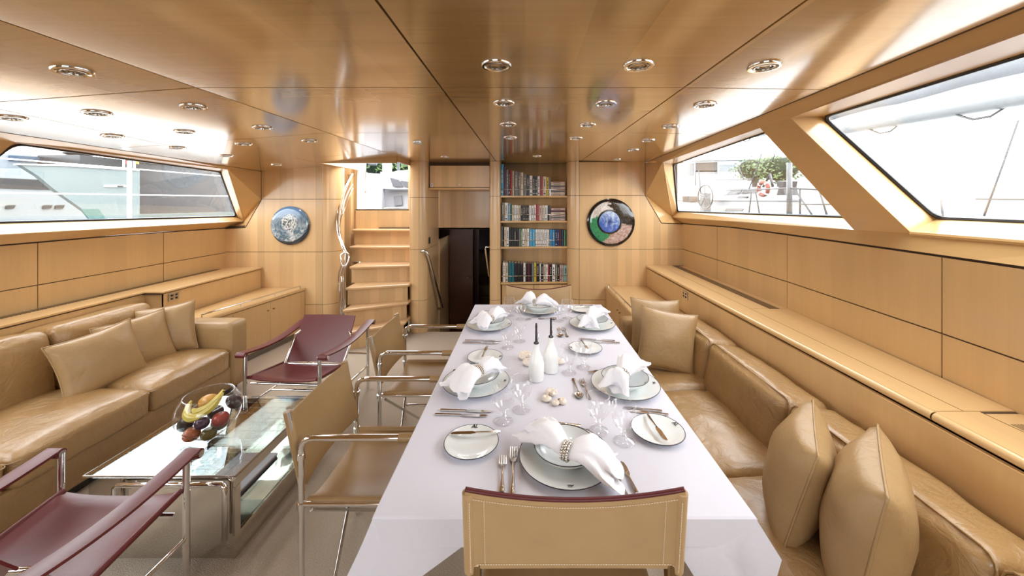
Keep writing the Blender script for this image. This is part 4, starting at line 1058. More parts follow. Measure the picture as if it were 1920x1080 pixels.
RZB = {'near': 0, 'l1': -PI/2, 'l2': -PI/2, 's1': -1.2, 's2': PI/2, 'far': 0}
for k, p in BPL.items():
    plate('bread_plate', 'small white bread plate with dark rim ' + SEAT[k], 'plate', .092, .014, .052, (p.x, p.y, ZT), RZB[k], 'bread plates on the table', .0016 if k != 'near' else .0013, msize=.019)
# cutlery (local frame: +y towards the business end, centred)
def knife(label, L, loc, rz, small=False):
    t = thing('butter_knife' if small else 'table_knife', label, 'knife', loc, rz, 'silver knives on the table')
    w_ = .0085 if small else .0095; h = L*.46
    mb = MB()
    sec = [(-L/2, w_*1.1, .0045), (-L/2+.012, w_, .005), (-.01, w_*.62, .004), (0, w_*.55, .0035)]
    rows = [[(x*ww, y, .004+z*hh) for x, z in ((-.5, -.6), (-.5, .4), (0, .9), (.5, .4), (.5, -.6), (-.5, -.6))] for y, ww, hh in sec]
    mb.grid(rows); mb.add(rows[0][:5], [(0, 1, 2, 3, 4)]); mb.build('handle', M['silver'], t, True, True, 35)
    mb = MB(); B = L/2
    pl = [(-.004, 0), (.004, 0), (.0085, .012), (.009, B*.75), (.006, B*.93), (.0, B), (-.006, B*.95), (-.008, .02)] if small else [(-.004, 0), (.004, 0), (.0075, .01), (.0085, B*.6), (.005, B*.9), (-.002, B), (-.0065, B*.9), (-.007, .012)]
    mb.prism(pl, 2, .002, .004); mb.build('blade', M['silver'], t, local=True)
    return t
def handle_mb(L0, L1):
    rows = []
    for y, ww, z in ((L0, .014, .003), (L0+.008, .017, .003), (L0+.03, .012, .003), ((L0+L1)/2, .008, .005), (L1-.01, .006, .008), (L1, .007, .007)):
        rows.append([(sx*ww/2, y, z+sz*.0016) for sx, sz in ((-1, 0), (-.6, 1), (.6, 1), (1, 0), (.6, -1), (-.6, -1), (-1, 0))])
    return MB().grid(rows)
def fork(label, L, loc, rz):
    t = thing('table_fork', label, 'fork', loc, rz, 'silver forks on the table')
    handle_mb(-L/2, L*.14).build('handle', M['silver'], t, True, True, 50)
    mb = MB(); a = L*.13; b = L*.26; e = L/2
    mb.solid([(-.004, a, .0085), (.004, a, .0085), (.012, a+.016, .005), (.0125, b, .004), (-.0125, b, .004), (-.012, a+.016, .005)], (0, 0, -.0022))
    for i in range(4):
        x = -.0108+.0072*i; mb.solid([(x-.0019, b-.001, .004), (x+.0019, b-.001, .004), (x+.0011, e, .0075), (x-.0011, e, .0075)], (0, 0, -.002))
    mb.build('tines', M['silver'], t, local=True); return t
def spoon(label, L, loc, rz):
    t = thing('dessert_spoon', label, 'spoon', loc, rz, 'silver spoons on the table')
    handle_mb(-L/2, L*.18).build('handle', M['silver'], t, True, True, 50)
    MB().ball((0, L*.34, .007), .019, L*.165, .006, 16, 8, fn=lambda d, q: Vector((q.x*(1-.2*d.y), q.y, -abs(q.z) if d.z > 0 else q.z))).build('bowl', M['silver'], t, True, True); return t
def cut(fn, label, x0, y0, x1, y1, **k):   # handle end pixel, tip pixel on the cloth
    a, b = AZ(x0, y0, ZT+.004), AZ(x1, y1, ZT+.004); d = b-a; L = min(.23, max(.13, d.length)); c = (a+b)/2
    z = k.pop('z', 0)
    return fn(label, L, (c.x, c.y, ZT+z), math.atan2(d.y, d.x)-PI/2, **k)
cut(fork, 'silver fork left of the near charger plate, shorter outer one', 941, 922, 943, 855)
cut(fork, 'long silver fork beside the near charger plate, inner one', 961, 926, 963.5, 839)
cut(knife, 'silver knife right of the near charger plate, inner one', 1176, 930, 1150, 878)
cut(knife, 'silver knife right of the near charger plate, outer one', 1192, 920, 1167, 868)
cut(spoon, 'silver dessert spoon above the near charger plate', 1089, 797, 1003, 790)
cut(fork, 'silver dessert fork above the near charger plate', 1047, 804, 1095, 809)
cut(knife, 'silver knife beside the nearer left charger plate, outer one', 816, 776, 915, 779)
cut(knife, 'silver knife beside the nearer left charger plate, inner one', 826, 768, 925, 771)
cut(fork, 'silver fork behind the nearer left charger plate', 850, 693.5, 900, 691)
cut(knife, 'silver knife beside the farther left charger plate, outer one', 868, 642.5, 936, 643)
cut(knife, 'silver knife beside the farther left charger plate, inner one', 872, 638, 942, 638.5)
cut(spoon, 'silver dessert spoon left of the nearer sofa side charger', 1075, 709, 1088, 748)
cut(fork, 'silver dessert fork left of the nearer sofa side charger', 1106, 748, 1090, 711)
cut(knife, 'silver knife beside the nearer sofa side charger, inner one', 1241, 770, 1168, 763)
cut(knife, 'silver knife beside the nearer sofa side charger, outer one', 1253, 777, 1180, 769)
cut(fork, 'silver fork behind the nearer sofa side charger', 1152, 691, 1103, 699)
cut(spoon, 'silver dessert spoon left of the farther sofa side charger', 1047, 614, 1052, 632)
cut(fork, 'silver dessert fork left of the farther sofa side charger', 1064, 631, 1056, 614)
cut(knife, 'silver knife beside the farther sofa side charger, inner one', 1153, 639, 1085, 634)
cut(knife, 'silver knife beside the farther sofa side charger, outer one', 1162, 643, 1095, 640)
cut(spoon, 'silver dessert spoon before the bookcase end charger', 1016, 597, 1038, 597.5)
cut(fork, 'silver dessert fork before the bookcase end charger', 1010, 593, 990, 598)
for k, q in (('near', (938, 819, 845, 822)), ('l1', (904, 677, 914, 652)), ('l2', (915, 595, 926, 582)), ('s1', (1214, 786, 1250, 836)), ('s2', (1090, 644, 1102, 660)), ('far', (1078, 579, 1112, 577))):
    cut(knife, 'silver butter knife lying on the bread plate ' + SEAT[k], *q, small=True, z=.0185)
# goblets
def goblet(label, loc):
    t = thing('goblet', label, 'glass', loc, 0, 'cut crystal goblets on the table')
    def fac(r, k): return r
    gb = MB().lathe([(.006, .040), (.020, .046), (.033, .062), (.0400, .084), (.0412, .098), (.0415, .108), (.0400, .128)], 24)
    for i, (x, y, z) in enumerate(gb.v):      # cut flutes on the lower bowl
        if z < .09: k_ = 1+(.06 if (i % 24) % 2 else -.05); gb.v[i] = (x*k_, y*k_, z)
    gb.build('bowl', M['goblet'], t, True, True, 14)
    MB().tube([(.0400*math.cos(a), .0400*math.sin(a), +.128-.0) for a in [2*PI*i/28 for i in range(28)]], .0015, 5, closed=True).build('rim', M['goblet'], t, True, True)
    MB().lathe([(.012, .008), (.007, .012), (.0115, .020), (.0065, .026), (.0125, .033), (.0075, .041)], 12).build('stem', M['goblet'], t, True, True, 25)
    MB().lathe([(.035, .0012), (.030, .0035), (.012, .0085)], 28).build('foot', M['goblet'], t, True, True)
    MB().tube([(.035*math.cos(a), .035*math.sin(a), .0014) for a in [2*PI*i/28 for i in range(28)]], .0011, 5, closed=True).build('foot_edge', M['goblet'], t, True, True)
    return t
GB = [(944.5, 789, 'crystal goblet with faceted bowl beside the nearer left setting, nearer one'), (978, 768, 'crystal goblet beside the nearer left setting, behind another goblet'),
      (1122, 807, 'crystal goblet left of its pair by the near sofa side bread plate'), (1170, 827, 'crystal goblet touching the near sofa side bread plate'),
      (952, 652, 'crystal goblet beside the farther left setting, nearer one'), (974, 640, 'crystal goblet beside the farther left setting, behind another goblet'),
      (1067, 699, 'crystal goblet right of the white bottles, nearer one'), (1094, 689, 'crystal goblet in front of the middle sofa side bread plate'),
      (955, 592, 'crystal goblet left of the end napkin, farther from the camera'), (976, 599, 'crystal goblet left of the end napkin, closer to the white bottles'),
      (1047, 602, 'crystal goblet right of the end napkin, closer to the white bottles'), (1064, 597, 'crystal goblet right of the end napkin, beside the bread plate')]
g0 = None
for x, y, lab in GB:
    p = AZ(x, y, ZT)
    if g0 is None: g0 = goblet(lab, (p.x, p.y, ZT))
    else: dup(g0, (p.x, p.y, ZT), random.random(), lab)
# oil bottles
def bottle(loc, lab):
    t = thing('oil_bottle', lab, 'bottle', loc, 0, 'white oil and vinegar bottles')
    MB().lathe([(0, .001), (.034, .0), (.037, .004), (.037, .075), (.034, .090), (.022, .118), (.0135, .140), (.0125, .158), (.0145, .162), (.0145, .166), (.010, .167)], 32).build('body', M['ceramic'], t, True, True, 50)
    MB().lathe([(.0105, .164), (.0125, .168), (.0115, .173), (.006, .177), (.0048, .24), (.0055, .246), (.0035, .262), (0, .262)], 16).build('pourer', M['pourer'], t, True, True, 40)
    MB().tube([(.004, 0, .176), (.010, 0, .19), (.009, 0, .22)], .0016, 6).build('air_pipe', M['chrome'], t, True, True)
    return t
M['pourer'] = flat('dark_pourer_steel', (.10, .10, .11), .25, 1)
p = AZ(1005.5, 711, ZT); b0 = bottle((p.x, p.y, ZT), 'white ceramic oil bottle with steel pourer, front one on the table')
p = AZ(1033, 696, ZT); dup(b0, (p.x, p.y, ZT), .6, 'white ceramic vinegar bottle with steel pourer, standing behind the other')
# sea shells
def shell(kind, label, px, R, rz, tilt=0):
    p = AZ(px[0], px[1], ZT); t = thing('sea_shell', label, 'shell', (p.x, p.y, ZT), rz, 'sea shells on the table')
    rows = []; turns = 2.6; n = 34
    for i in range(n+1):
        f = i/n; a = f*turns*2*PI; r = R*(.08+.55*f); tr = R*(.06+.52*f)
        cx, cy_ = r*math.cos(a), r*math.sin(a); z = R*(.55-.0*f)*(1-f)*1.2+tr*.85
        rows.append([(cx+tr*math.cos(b)*math.cos(a), cy_+tr*math.cos(b)*math.sin(a), max(.0005, z+tr*math.sin(b)*(.85 if kind else 1.1))) for b in [2*PI*k/12 for k in range(13)]])
    MB().grid(rows).build('whorl', M['shell'], t, True, True)
    last = rows[-1]; c = sum((Vector(q) for q in last[:-1]), Vector())/12
    MB().grid([[c+(Vector(q)-c)*.92+Vector((0, 0, .0)) for q in last], [c+Vector((-.004, -.004, 0)) for q in last]]).build('opening', M['shell2'], t, True, True)
    if kind == 2:
        for k in range(7):
            a = k/7*2*PI; b = Vector((math.cos(a)*R*.8, math.sin(a)*R*.8, R*.7)); MB().lathe([(R*.16, 0), (R*.06, R*.3), (0, R*.42)], 8, c=b).build('knob', M['shell'], t, True, True)
shell(2, 'knobbly cream sea shell at the back of the front shell group', (1034, 742), .026, .4)
shell(1, 'smooth pale sea shell on the left of the front shell group', (1024, 751), .020, 2.4)
shell(1, 'small brown mouthed sea shell nearest the camera in the front group', (1041, 759), .017, 4.2)
shell(0, 'round yellowish sea shell on the right of the front shell group', (1054, 757), .018, 5.3)
shell(2, 'large knobbly cream sea shell left of the white bottles', (985, 672), .034, 1.0)
shell(1, 'large smooth cream sea shell touching the front white bottle', (990, 684), .030, 3.0)
shell(2, 'spiky pale sea shell right of the white bottles', (1050, 681), .024, 2.0)
# napkins in beaded rings
def napkin(key, ring, lobes, zr=.072, seed=0):
    base = AZ(*ring, ZT+zr)
    t = thing('napkin', 'white linen napkin gathered in a beaded ring ' + SEAT[key], 'napkin', (base.x, base.y, ZT+.02), 0, 'white napkins on the table')
    mb = MB(); dirs = []
    for li, (ex, ey, wd, ze, fl) in enumerate(lobes):
        e = AZ(ex, ey, ZT+ze); d = e-base; L = d.length; ax = d.normalized(); dirs.append(ax)
        side = Vector((-ax.y, ax.x, 0)).normalized(); up = ax.cross(side); up = -up if up.z < 0 else up
        rows = []; n = 14; m_ = 40
        for i in range(n+1):
            s = i/n; c = base+d*s+Vector((0, 0, .022*math.sin(PI*min(1, s*1.1))*fl)); wv = .021+(wd/2-.021)*(s**.75); hh = .019+.020*math.sin(PI*min(1, s))*fl-.006*s
            row = []
            for k in range(m_+1):
                a = 2*PI*k/m_
                fo = 1+s*(.17*math.cos(5*a+seed+li)+.12*math.cos(3*a+seed*2)+.09*math.cos(9*a+seed*3+1.5*s))
                q = c+side*(wv*math.cos(a)*fo)+up*(hh*math.sin(a)*fo)
                nz = noise.noise(q*22+Vector((seed, 0, 0)))*.014*s+(.5-abs(noise.noise(q*45+Vector((0, seed, 0)))))*.012*min(1, s*2)
                q = q+ax*(s*s*.018*math.cos(3*a+seed))+Vector((nz*.4, nz*.4, nz))
                q.z = max(q.z, ZT+.006+(.0 if s > .6 else .012)); row.append(q)
            rows.append(row)
        mb.grid(rows)
        ce = sum(rows[-1][:-1], Vector())/m_-ax*L*.25
        mb.grid([rows[-1], [r.lerp(ce, .55)-ax*.01 for r in rows[-1]], [ce for r in rows[-1]]])
    o = mb.build('linen', M['napkin'], t, True, auto=70)
    ax = (dirs[0]-dirs[1]).normalized(); side = ax.cross(Vector((0, 0, 1))).normalized(); up = side.cross(ax)
    rt = thing('napkin_ring', 'beaded silver napkin ring around the napkin ' + SEAT[key], 'napkin ring', (base.x, base.y, ZT+.02), 0, 'silver napkin rings')
    for r_ in range(3):
        mb = MB()
        for k in range(20):
            a = 2*PI*k/20+r_*.15; c = base+ax*((r_-1)*.0085)+side*(.0265*math.cos(a))+up*(.0245*math.sin(a)); mb.ball(c, .0042, n=6, h=4)
        mb.build('bead_row', M['silver'], rt, True)
    mb = MB(); mb.grid([[base+ax*o_+side*(.0245*math.cos(a))+up*(.0225*math.sin(a)) for a in [2*PI*k/24 for k in range(25)]] for o_ in (-.013, .013)]); mb.build('band', M['steel'], rt, True)
napkin('near', (1063, 845), [(995, 806, .13, .045, 1), (1155, 884, .155, .025, 1)], .075, 1)
napkin('l1', (898, 697), [(852, 733, .17, .04, 1.2), (935, 690, .11, .055, 1)], .078, 2.3)
napkin('l2', (920, 598), [(896, 611, .17, .05, 1.2), (941, 588, .12, .06, 1)], .075, 3.1)
napkin('s1', (1168, 703), [(1153, 731, .125, .045, 1.1), (1187, 681, .15, .06, 1)], .08, 4.7)
napkin('s2', (1106, 599), [(1104, 612, .11, .05, 1.1), (1122, 585, .15, .06, 1)], .08, 5.2)
napkin('far', (1003, 567), [(982, 566, .13, .06, 1.4), (1040, 573, .10, .05, 1.3)], .085, 6.6)
# ------------------------------------------------------------------ fruit bowl on the coffee table
FB = Vector((-1.632, 1.885, .37)); FR = .138
t = thing('fruit_bowl', 'round clear glass fish bowl of fruit on the coffee table', 'bowl', tuple(FB))
prof = [(0, .003), (.05, .003)]+[(FR*math.sin(a), FR*.93-FR*.93*math.cos(a)) for a in [.38+i*(2.30-.38)/16 for i in range(17)]]
MB().lathe(prof, 40, FB).build('globe', M['bowlglass'], t, True)
rm = prof[-1]; MB().tube([(FB.x+rm[0]*math.cos(a), FB.y+rm[0]*math.sin(a), FB.z+rm[1]) for a in [2*PI*i/40 for i in range(40)]], .0028, 6, closed=True).build('rim', M['bowlglass'], t, True)
def fruit(name, label, off, rx, rz_, col, cat='fruit', col2=None, stem=True, ro=None):
    c = FB+Vector(off); t = thing(name, label, cat, tuple(c-Vector((0, 0, rz_))), 0, 'fruit in the glass bowl')
    m_, nt, b = newmat(name+'_skin'); setp(b, rough=.3); n_ = noise_(nt, coords(nt, 'World'), 26, 3); 
    nt.links.new(mixc(nt, n_, col, col2 or tuple(x*.6 for x in col)), b.inputs['Base Color'])
    dim = lambda d, q: Vector((q.x, q.y, q.z*(1-.22*math.exp(-((1-abs(d.z))/.12)))))
    MB().ball(c, rx, rx, rz_, 20, 14, ro, dim if ro is None else None).build('flesh', m_, t, True)
    if stem: MB().tube([c+Vector((0, 0, rz_*.74)), c+Vector((.003, .002, rz_*1.08))], .0016, 6).build('stem', M['brass'], t)
R3 = lambda a, b, c: Matrix.Rotation(a, 3, 'X') @ Matrix.Rotation(b, 3, 'Y') @ Matrix.Rotation(c, 3, 'Z')
fruit('apple', 'orange red apple low at the front of the fruit bowl', (-.022, -.075, .052), .037, .034, (.42, .07, .03), col2=(.55, .22, .08))
fruit('kiwi', 'brown green kiwi low at the front of the fruit bowl', (.052, -.062, .047), .034, .031, (.12, .08, .02), col2=(.22, .17, .04), stem=False)
fruit('apple', 'bright red apple on the right side of the fruit bowl', (.085, -.030, .102), .037, .035, (.36, .02, .03), col2=(.45, .10, .05))
fruit('avocado', 'dark avocado on the left side of the fruit bowl', (-.088, -.035, .080), .034, .045, (.018, .015, .014), col2=(.05, .04, .03), ro=R3(.3, .6, 0), stem=False)
fruit('plum', 'dark purple plum in the middle of the fruit bowl', (.030, -.075, .106), .031, .028, (.03, .01, .03), col2=(.06, .02, .05))
fruit('avocado', 'dark avocado at the upper right of the fruit bowl', (.090, .050, .145), .032, .042, (.022, .016, .018), col2=(.07, .04, .04), ro=R3(.2, -.8, 0), stem=False)
fruit('plum', 'dark plum at the back of the fruit bowl', (-.03, .075, .075), .036, .034, (.03, .01, .02))
fruit('apple', 'pale apple hidden at the bottom of the fruit bowl', (.03, .03, .045), .038, .035, (.40, .26, .08))
fruit('mango', 'golden mango lying on top of the fruit bowl', (-.005, .005, .172), .034, .050, (.60, .25, .04), col2=(.50, .34, .07), ro=R3(0, 1.35, .4), stem=False)
M['banana'] = flat('banana_peel', (.62, .50, .10), .45, 0, .15, 30); M['tip'] = flat('banana_tip', (.09, .06, .02), .6)
def banana(label, pts):
    t = thing('banana', label, 'fruit', tuple(FB+Vector(pts[0])), 0, 'fruit in the glass bowl')
    p = smooth_path([FB+Vector(q) for q in pts], 5); n = len(p)
    rad = [.017*min(1, .30+2.4*i/n, .38+2.6*(n-1-i)/n) for i in range(n)]
    MB().tube(p, .017, 6, radii=rad).build('peel', M['banana'], t, True, auto=25)
    MB().tube([p[-1], p[-1]+(p[-1]-p[-2])*.8], .0055, 6).build('stem_tip', M['tip'], t); MB().tube([p[0], p[0]-(p[1]-p[0])*.3], .004, 6).build('end_tip', M['tip'], t)
banana('yellow banana on top of the fruit bowl, upper one', [(-.058, -.030, .150), (-.020, -.048, .150), (.028, -.040, .168), (.060, -.015, .200), (.072, .005, .232)])
banana('yellow banana in the fruit bowl just below the upper banana', [(-.095, -.022, .138), (-.045, -.058, .128), (.012, -.060, .140), (.055, -.035, .172), (.075, -.003, .222)])
banana('yellow banana on the left side of the fruit bowl', [(-.110, .020, .165), (-.100, -.010, .145), (-.075, -.045, .128), (-.03, -.070, .124), (.02, -.074, .132)])
# ------------------------------------------------------------------ books
BC = {'blue': (.02, .20, .42), 'lblue': (.16, .34, .50), 'maroon': (.10, .015, .03), 'slate': (.16, .20, .25), 'black': (.010, .010, .013), 'red': (.35, .03, .03), 'cream': (.62, .54, .40), 'grey': (.17, .165, .16), 'white': (.74, .73, .70),
      'yellow': (.62, .46, .05), 'green': (.10, .28, .10), 'dgreen': (.02, .10, .06), 'teal': (.01, .13, .17), 'navy': (.02, .03, .12), 'pink': (.55, .40, .36), 'pteal': (.30, .48, .47), 'sky': (.05, .35, .60)}
BM = {}
def bmat(c):
    if c not in BM: BM[c] = flat(c+'_book_cover', BC[c], .4, 0, .08)
    return BM[c]
CN = {'lblue': 'pale blue', 'slate': 'slate blue', 'dgreen': 'dark green', 'pteal': 'pale teal', 'sky': 'sky blue', 'pink': 'pinkish', 'blue': 'bright blue', 'white': 'white', 'navy': 'navy'}
ORD = 'first second third fourth fifth sixth seventh eighth ninth tenth eleventh twelfth thirteenth fourteenth fifteenth sixteenth seventeenth eighteenth nineteenth twentieth'.split()
M['paper'] = flat('book_pages', (.70, .64, .52), .8)
M['gold'] = flat('spine_print_pale', (.66, .60, .48), .6); M['inkd'] = flat('spine_print_dark', (.04, .04, .05), .6)
def one_book(label, x0, x1, z0, z1, yf, depth, c, group, title):
    t = thing('book', label, 'book', ((x0+x1)/2, yf, z0), 0, group)
    mb = MB(); xm = (x0+x1)/2; w_ = x1-x0
    poly = [(x0, yf+.004), (x0+w_*.2, yf+.0008), (xm, yf), (x1-w_*.2, yf+.0008), (x1, yf+.004), (x1, yf+depth), (x1-.0025, yf+depth), (x1-.0025, yf+.007), (x0+.0025, yf+.007), (x0+.0025, yf+depth), (x0, yf+depth)]
    mb.prism(poly, 2, z0, z1); mb.build('cover', bmat(c), t)
    if w_ > .011:
        mb = MB(); mb.bb(x0+.0028, yf+.0075, z0+.004, x1-.0028, yf+depth-.004, z1-.004); mb.build('pages', M['paper'], t)
    h = z1-z0; light = sum(BC[c]) > 1.0
    if title and w_ > .010 and (light or random.random() < .55):
        mb = MB(); a, b = .30+.25*random.random(), .86
        k = 0
        n = random.randint(3, 6)
        for i in range(n):
            za = z0+h*(a+(b-a)*i/n); zb2 = z0+h*(a+(b-a)*(i+.45+.4*random.random())/n); mb.bb(xm-w_*.15, yf-.0006, za, xm+w_*.15, yf+.0012, zb2)
        if random.random() < .6: mb.bb(xm-w_*.28, yf-.0004, z0+h*.08, xm+w_*.28, yf+.0012, z0+h*.14)
        mb.build('spine_print', M['inkd'] if light else M['gold'], t)['kind'] = 'stuff'
# (shelf px zoom origin x 920, scale 8.306): left, right, top, colour
def zx(v): return 920+v/8.306
rows_b = [
 ('top shelf', 1.640, 290, 632, [(155,200,140,'sky'),(204,236,185,'maroon'),(240,275,226,'slate'),(277,301,228,'maroon'),(303,332,236,'red'),(335,364,250,'cream'),(370,422,255,'grey'),(427,460,260,'grey'),(463,508,272,'cream'),(512,555,290,'grey'),(558,602,315,'black'),(605,650,320,'white'),(655,688,328,'black'),(690,725,330,'black'),(728,766,330,'white'),(769,810,335,'red'),(812,866,335,'cream'),(868,904,342,'yellow'),(906,930,348,'slate')]),
 ('second shelf', 1.335, 290, 1028, [(165,212,745,'grey'),(215,267,748,'white'),(269,305,760,'lblue'),(307,325,770,'dgreen'),(327,360,785,'cream'),(362,395,785,'white'),(397,430,788,'white'),(432,465,790,'cream'),(468,500,790,'black'),(502,535,785,'black'),(537,565,788,'black'),(567,592,788,'black'),(595,632,792,'white'),(635,666,794,'white'),(669,704,785,'white'),(706,750,778,'red'),(752,795,795,'pink'),(797,830,790,'cream'),(832,886,792,'white'),(889,930,790,'black')]),
 ('third shelf', 1.022, 410, 408, [(163,185,95,'slate'),(205,240,105,'cream'),(241,281,108,'white'),(285,322,122,'black'),(324,358,125,'black'),(360,400,130,'black'),(402,436,128,'black'),(438,469,132,'grey'),(470,488,130,'green'),(490,526,135,'white'),(528,562,135,'cream'),(564,600,132,'white'),(604,645,140,'sky'),(647,690,145,'sky'),(694,724,145,'white'),(725,752,146,'white'),(753,780,146,'white'),(781,808,146,'white'),(809,836,147,'white'),(837,864,148,'white'),(865,890,148,'white'),(891,914,150,'white'),(918,958,148,'blue'),(960,1000,150,'blue'),(1004,1034,150,'navy'),(1036,1066,152,'navy'),(1068,1098,155,'maroon'),(1100,1130,152,'navy'),(1138,1164,158,'green'),(1166,1198,160,'dgreen')]),
 ('bottom shelf', .590, 410, 950, [(185,228,648,'white'),(230,270,650,'cream'),(275,320,648,'teal'),(322,366,652,'teal'),(369,412,660,'black'),(414,460,662,'black'),(463,505,665,'black'),(508,542,660,'white'),(545,574,664,'black'),(576,606,664,'maroon'),(608,638,668,'black'),(640,670,668,'slate'),(673,711,665,'yellow'),(714,756,670,'black'),(759,782,672,'white'),(785,816,676,'black'),(820,856,682,'cream'),(858,890,684,'white'),(893,916,686,'red'),(918,951,684,'black'),(954,1005,686,'white'),(1008,1040,690,'grey'),(1042,1070,692,'black'),(1074,1100,696,'pink'),(1102,1130,698,'pink'),(1133,1196,704,'pteal')])]
for nm, zs, oy, zbot, lst in rows_b:
    cnt = {}
    for L_, R_, T_, c in lst:
        cnt[c] = cnt.get(c, 0)+1
        xm = (zx((L_+R_)/2)-CX)*4.46/F; yf = fy(xm)+.030; s = yf/F
        x0, x1 = (zx(L_+2)-CX)*s, (zx(R_-.5)-CX)*s; h = (zbot-T_)/8.306*s
        tot = sum(1 for q in lst if q[3] == c)
        dep = min(.18, h*.75, 4.60-yf)
        if tot > 1: lab = '%s book, %s such spine from the left on the %s' % (CN.get(c, c), ORD[cnt[c]-1], nm)
        else: lab = '%s book upright on the %s of the bookcase, only one in that colour' % (CN.get(c, c), nm)
        one_book(lab, x0, x1, zs+.0005, zs+h, yf, dep, c, 'upright books on the '+nm, (x1-x0) > .012)
# flat piles at the right end of the two upper shelves
for nm, zs, n, cols, hh in (('top shelf', 1.640, 8, ['pink', 'cream', 'grey', 'pink', 'pink', 'grey', 'cream', 'pink'], .168), ('second shelf', 1.335, 6, ['pink', 'grey', 'pink', 'cream', 'maroon', 'pink'], .152)):
    z = zs+.0005
    for i in range(n):
        h = hh/n; c = cols[i]; s = 4.46/F; x0, x1 = (zx(936+6*random.random())-CX)*s, (zx(1166-10*random.random())-CX)*s; y0 = fy((x0+x1)/2)+.03
        t = thing('book', '%s book lying flat, %s from the bottom of the pile on the %s' % (CN.get(c, c), ORD[i], nm), 'book', ((x0+x1)/2, y0, z), 0, 'books lying flat on the '+nm)
        mb = MB(); mb.bb(x0, y0, z, x1, y0+.0025, z+h-.001); mb.bb(x0, y0+.0025, z, x1, y0+.13, z+.002); mb.bb(x0, y0+.0025, z+h-.003, x1, y0+.13, z+h-.001); mb.build('cover', bmat(c), t)
        mb = MB(); mb.bb(x0+.003, y0+.003, z+.002, x1-.003, y0+.126, z+h-.003); mb.build('pages', M['paper'], t)
        mb = MB(); mb.bb(x0+.03, y0-.0006, z+h*.35, x0+.03+(x1-x0)*.5, y0+.001, z+h*.6); mb.build('spine_print', M['inkd'], t)
        z += h
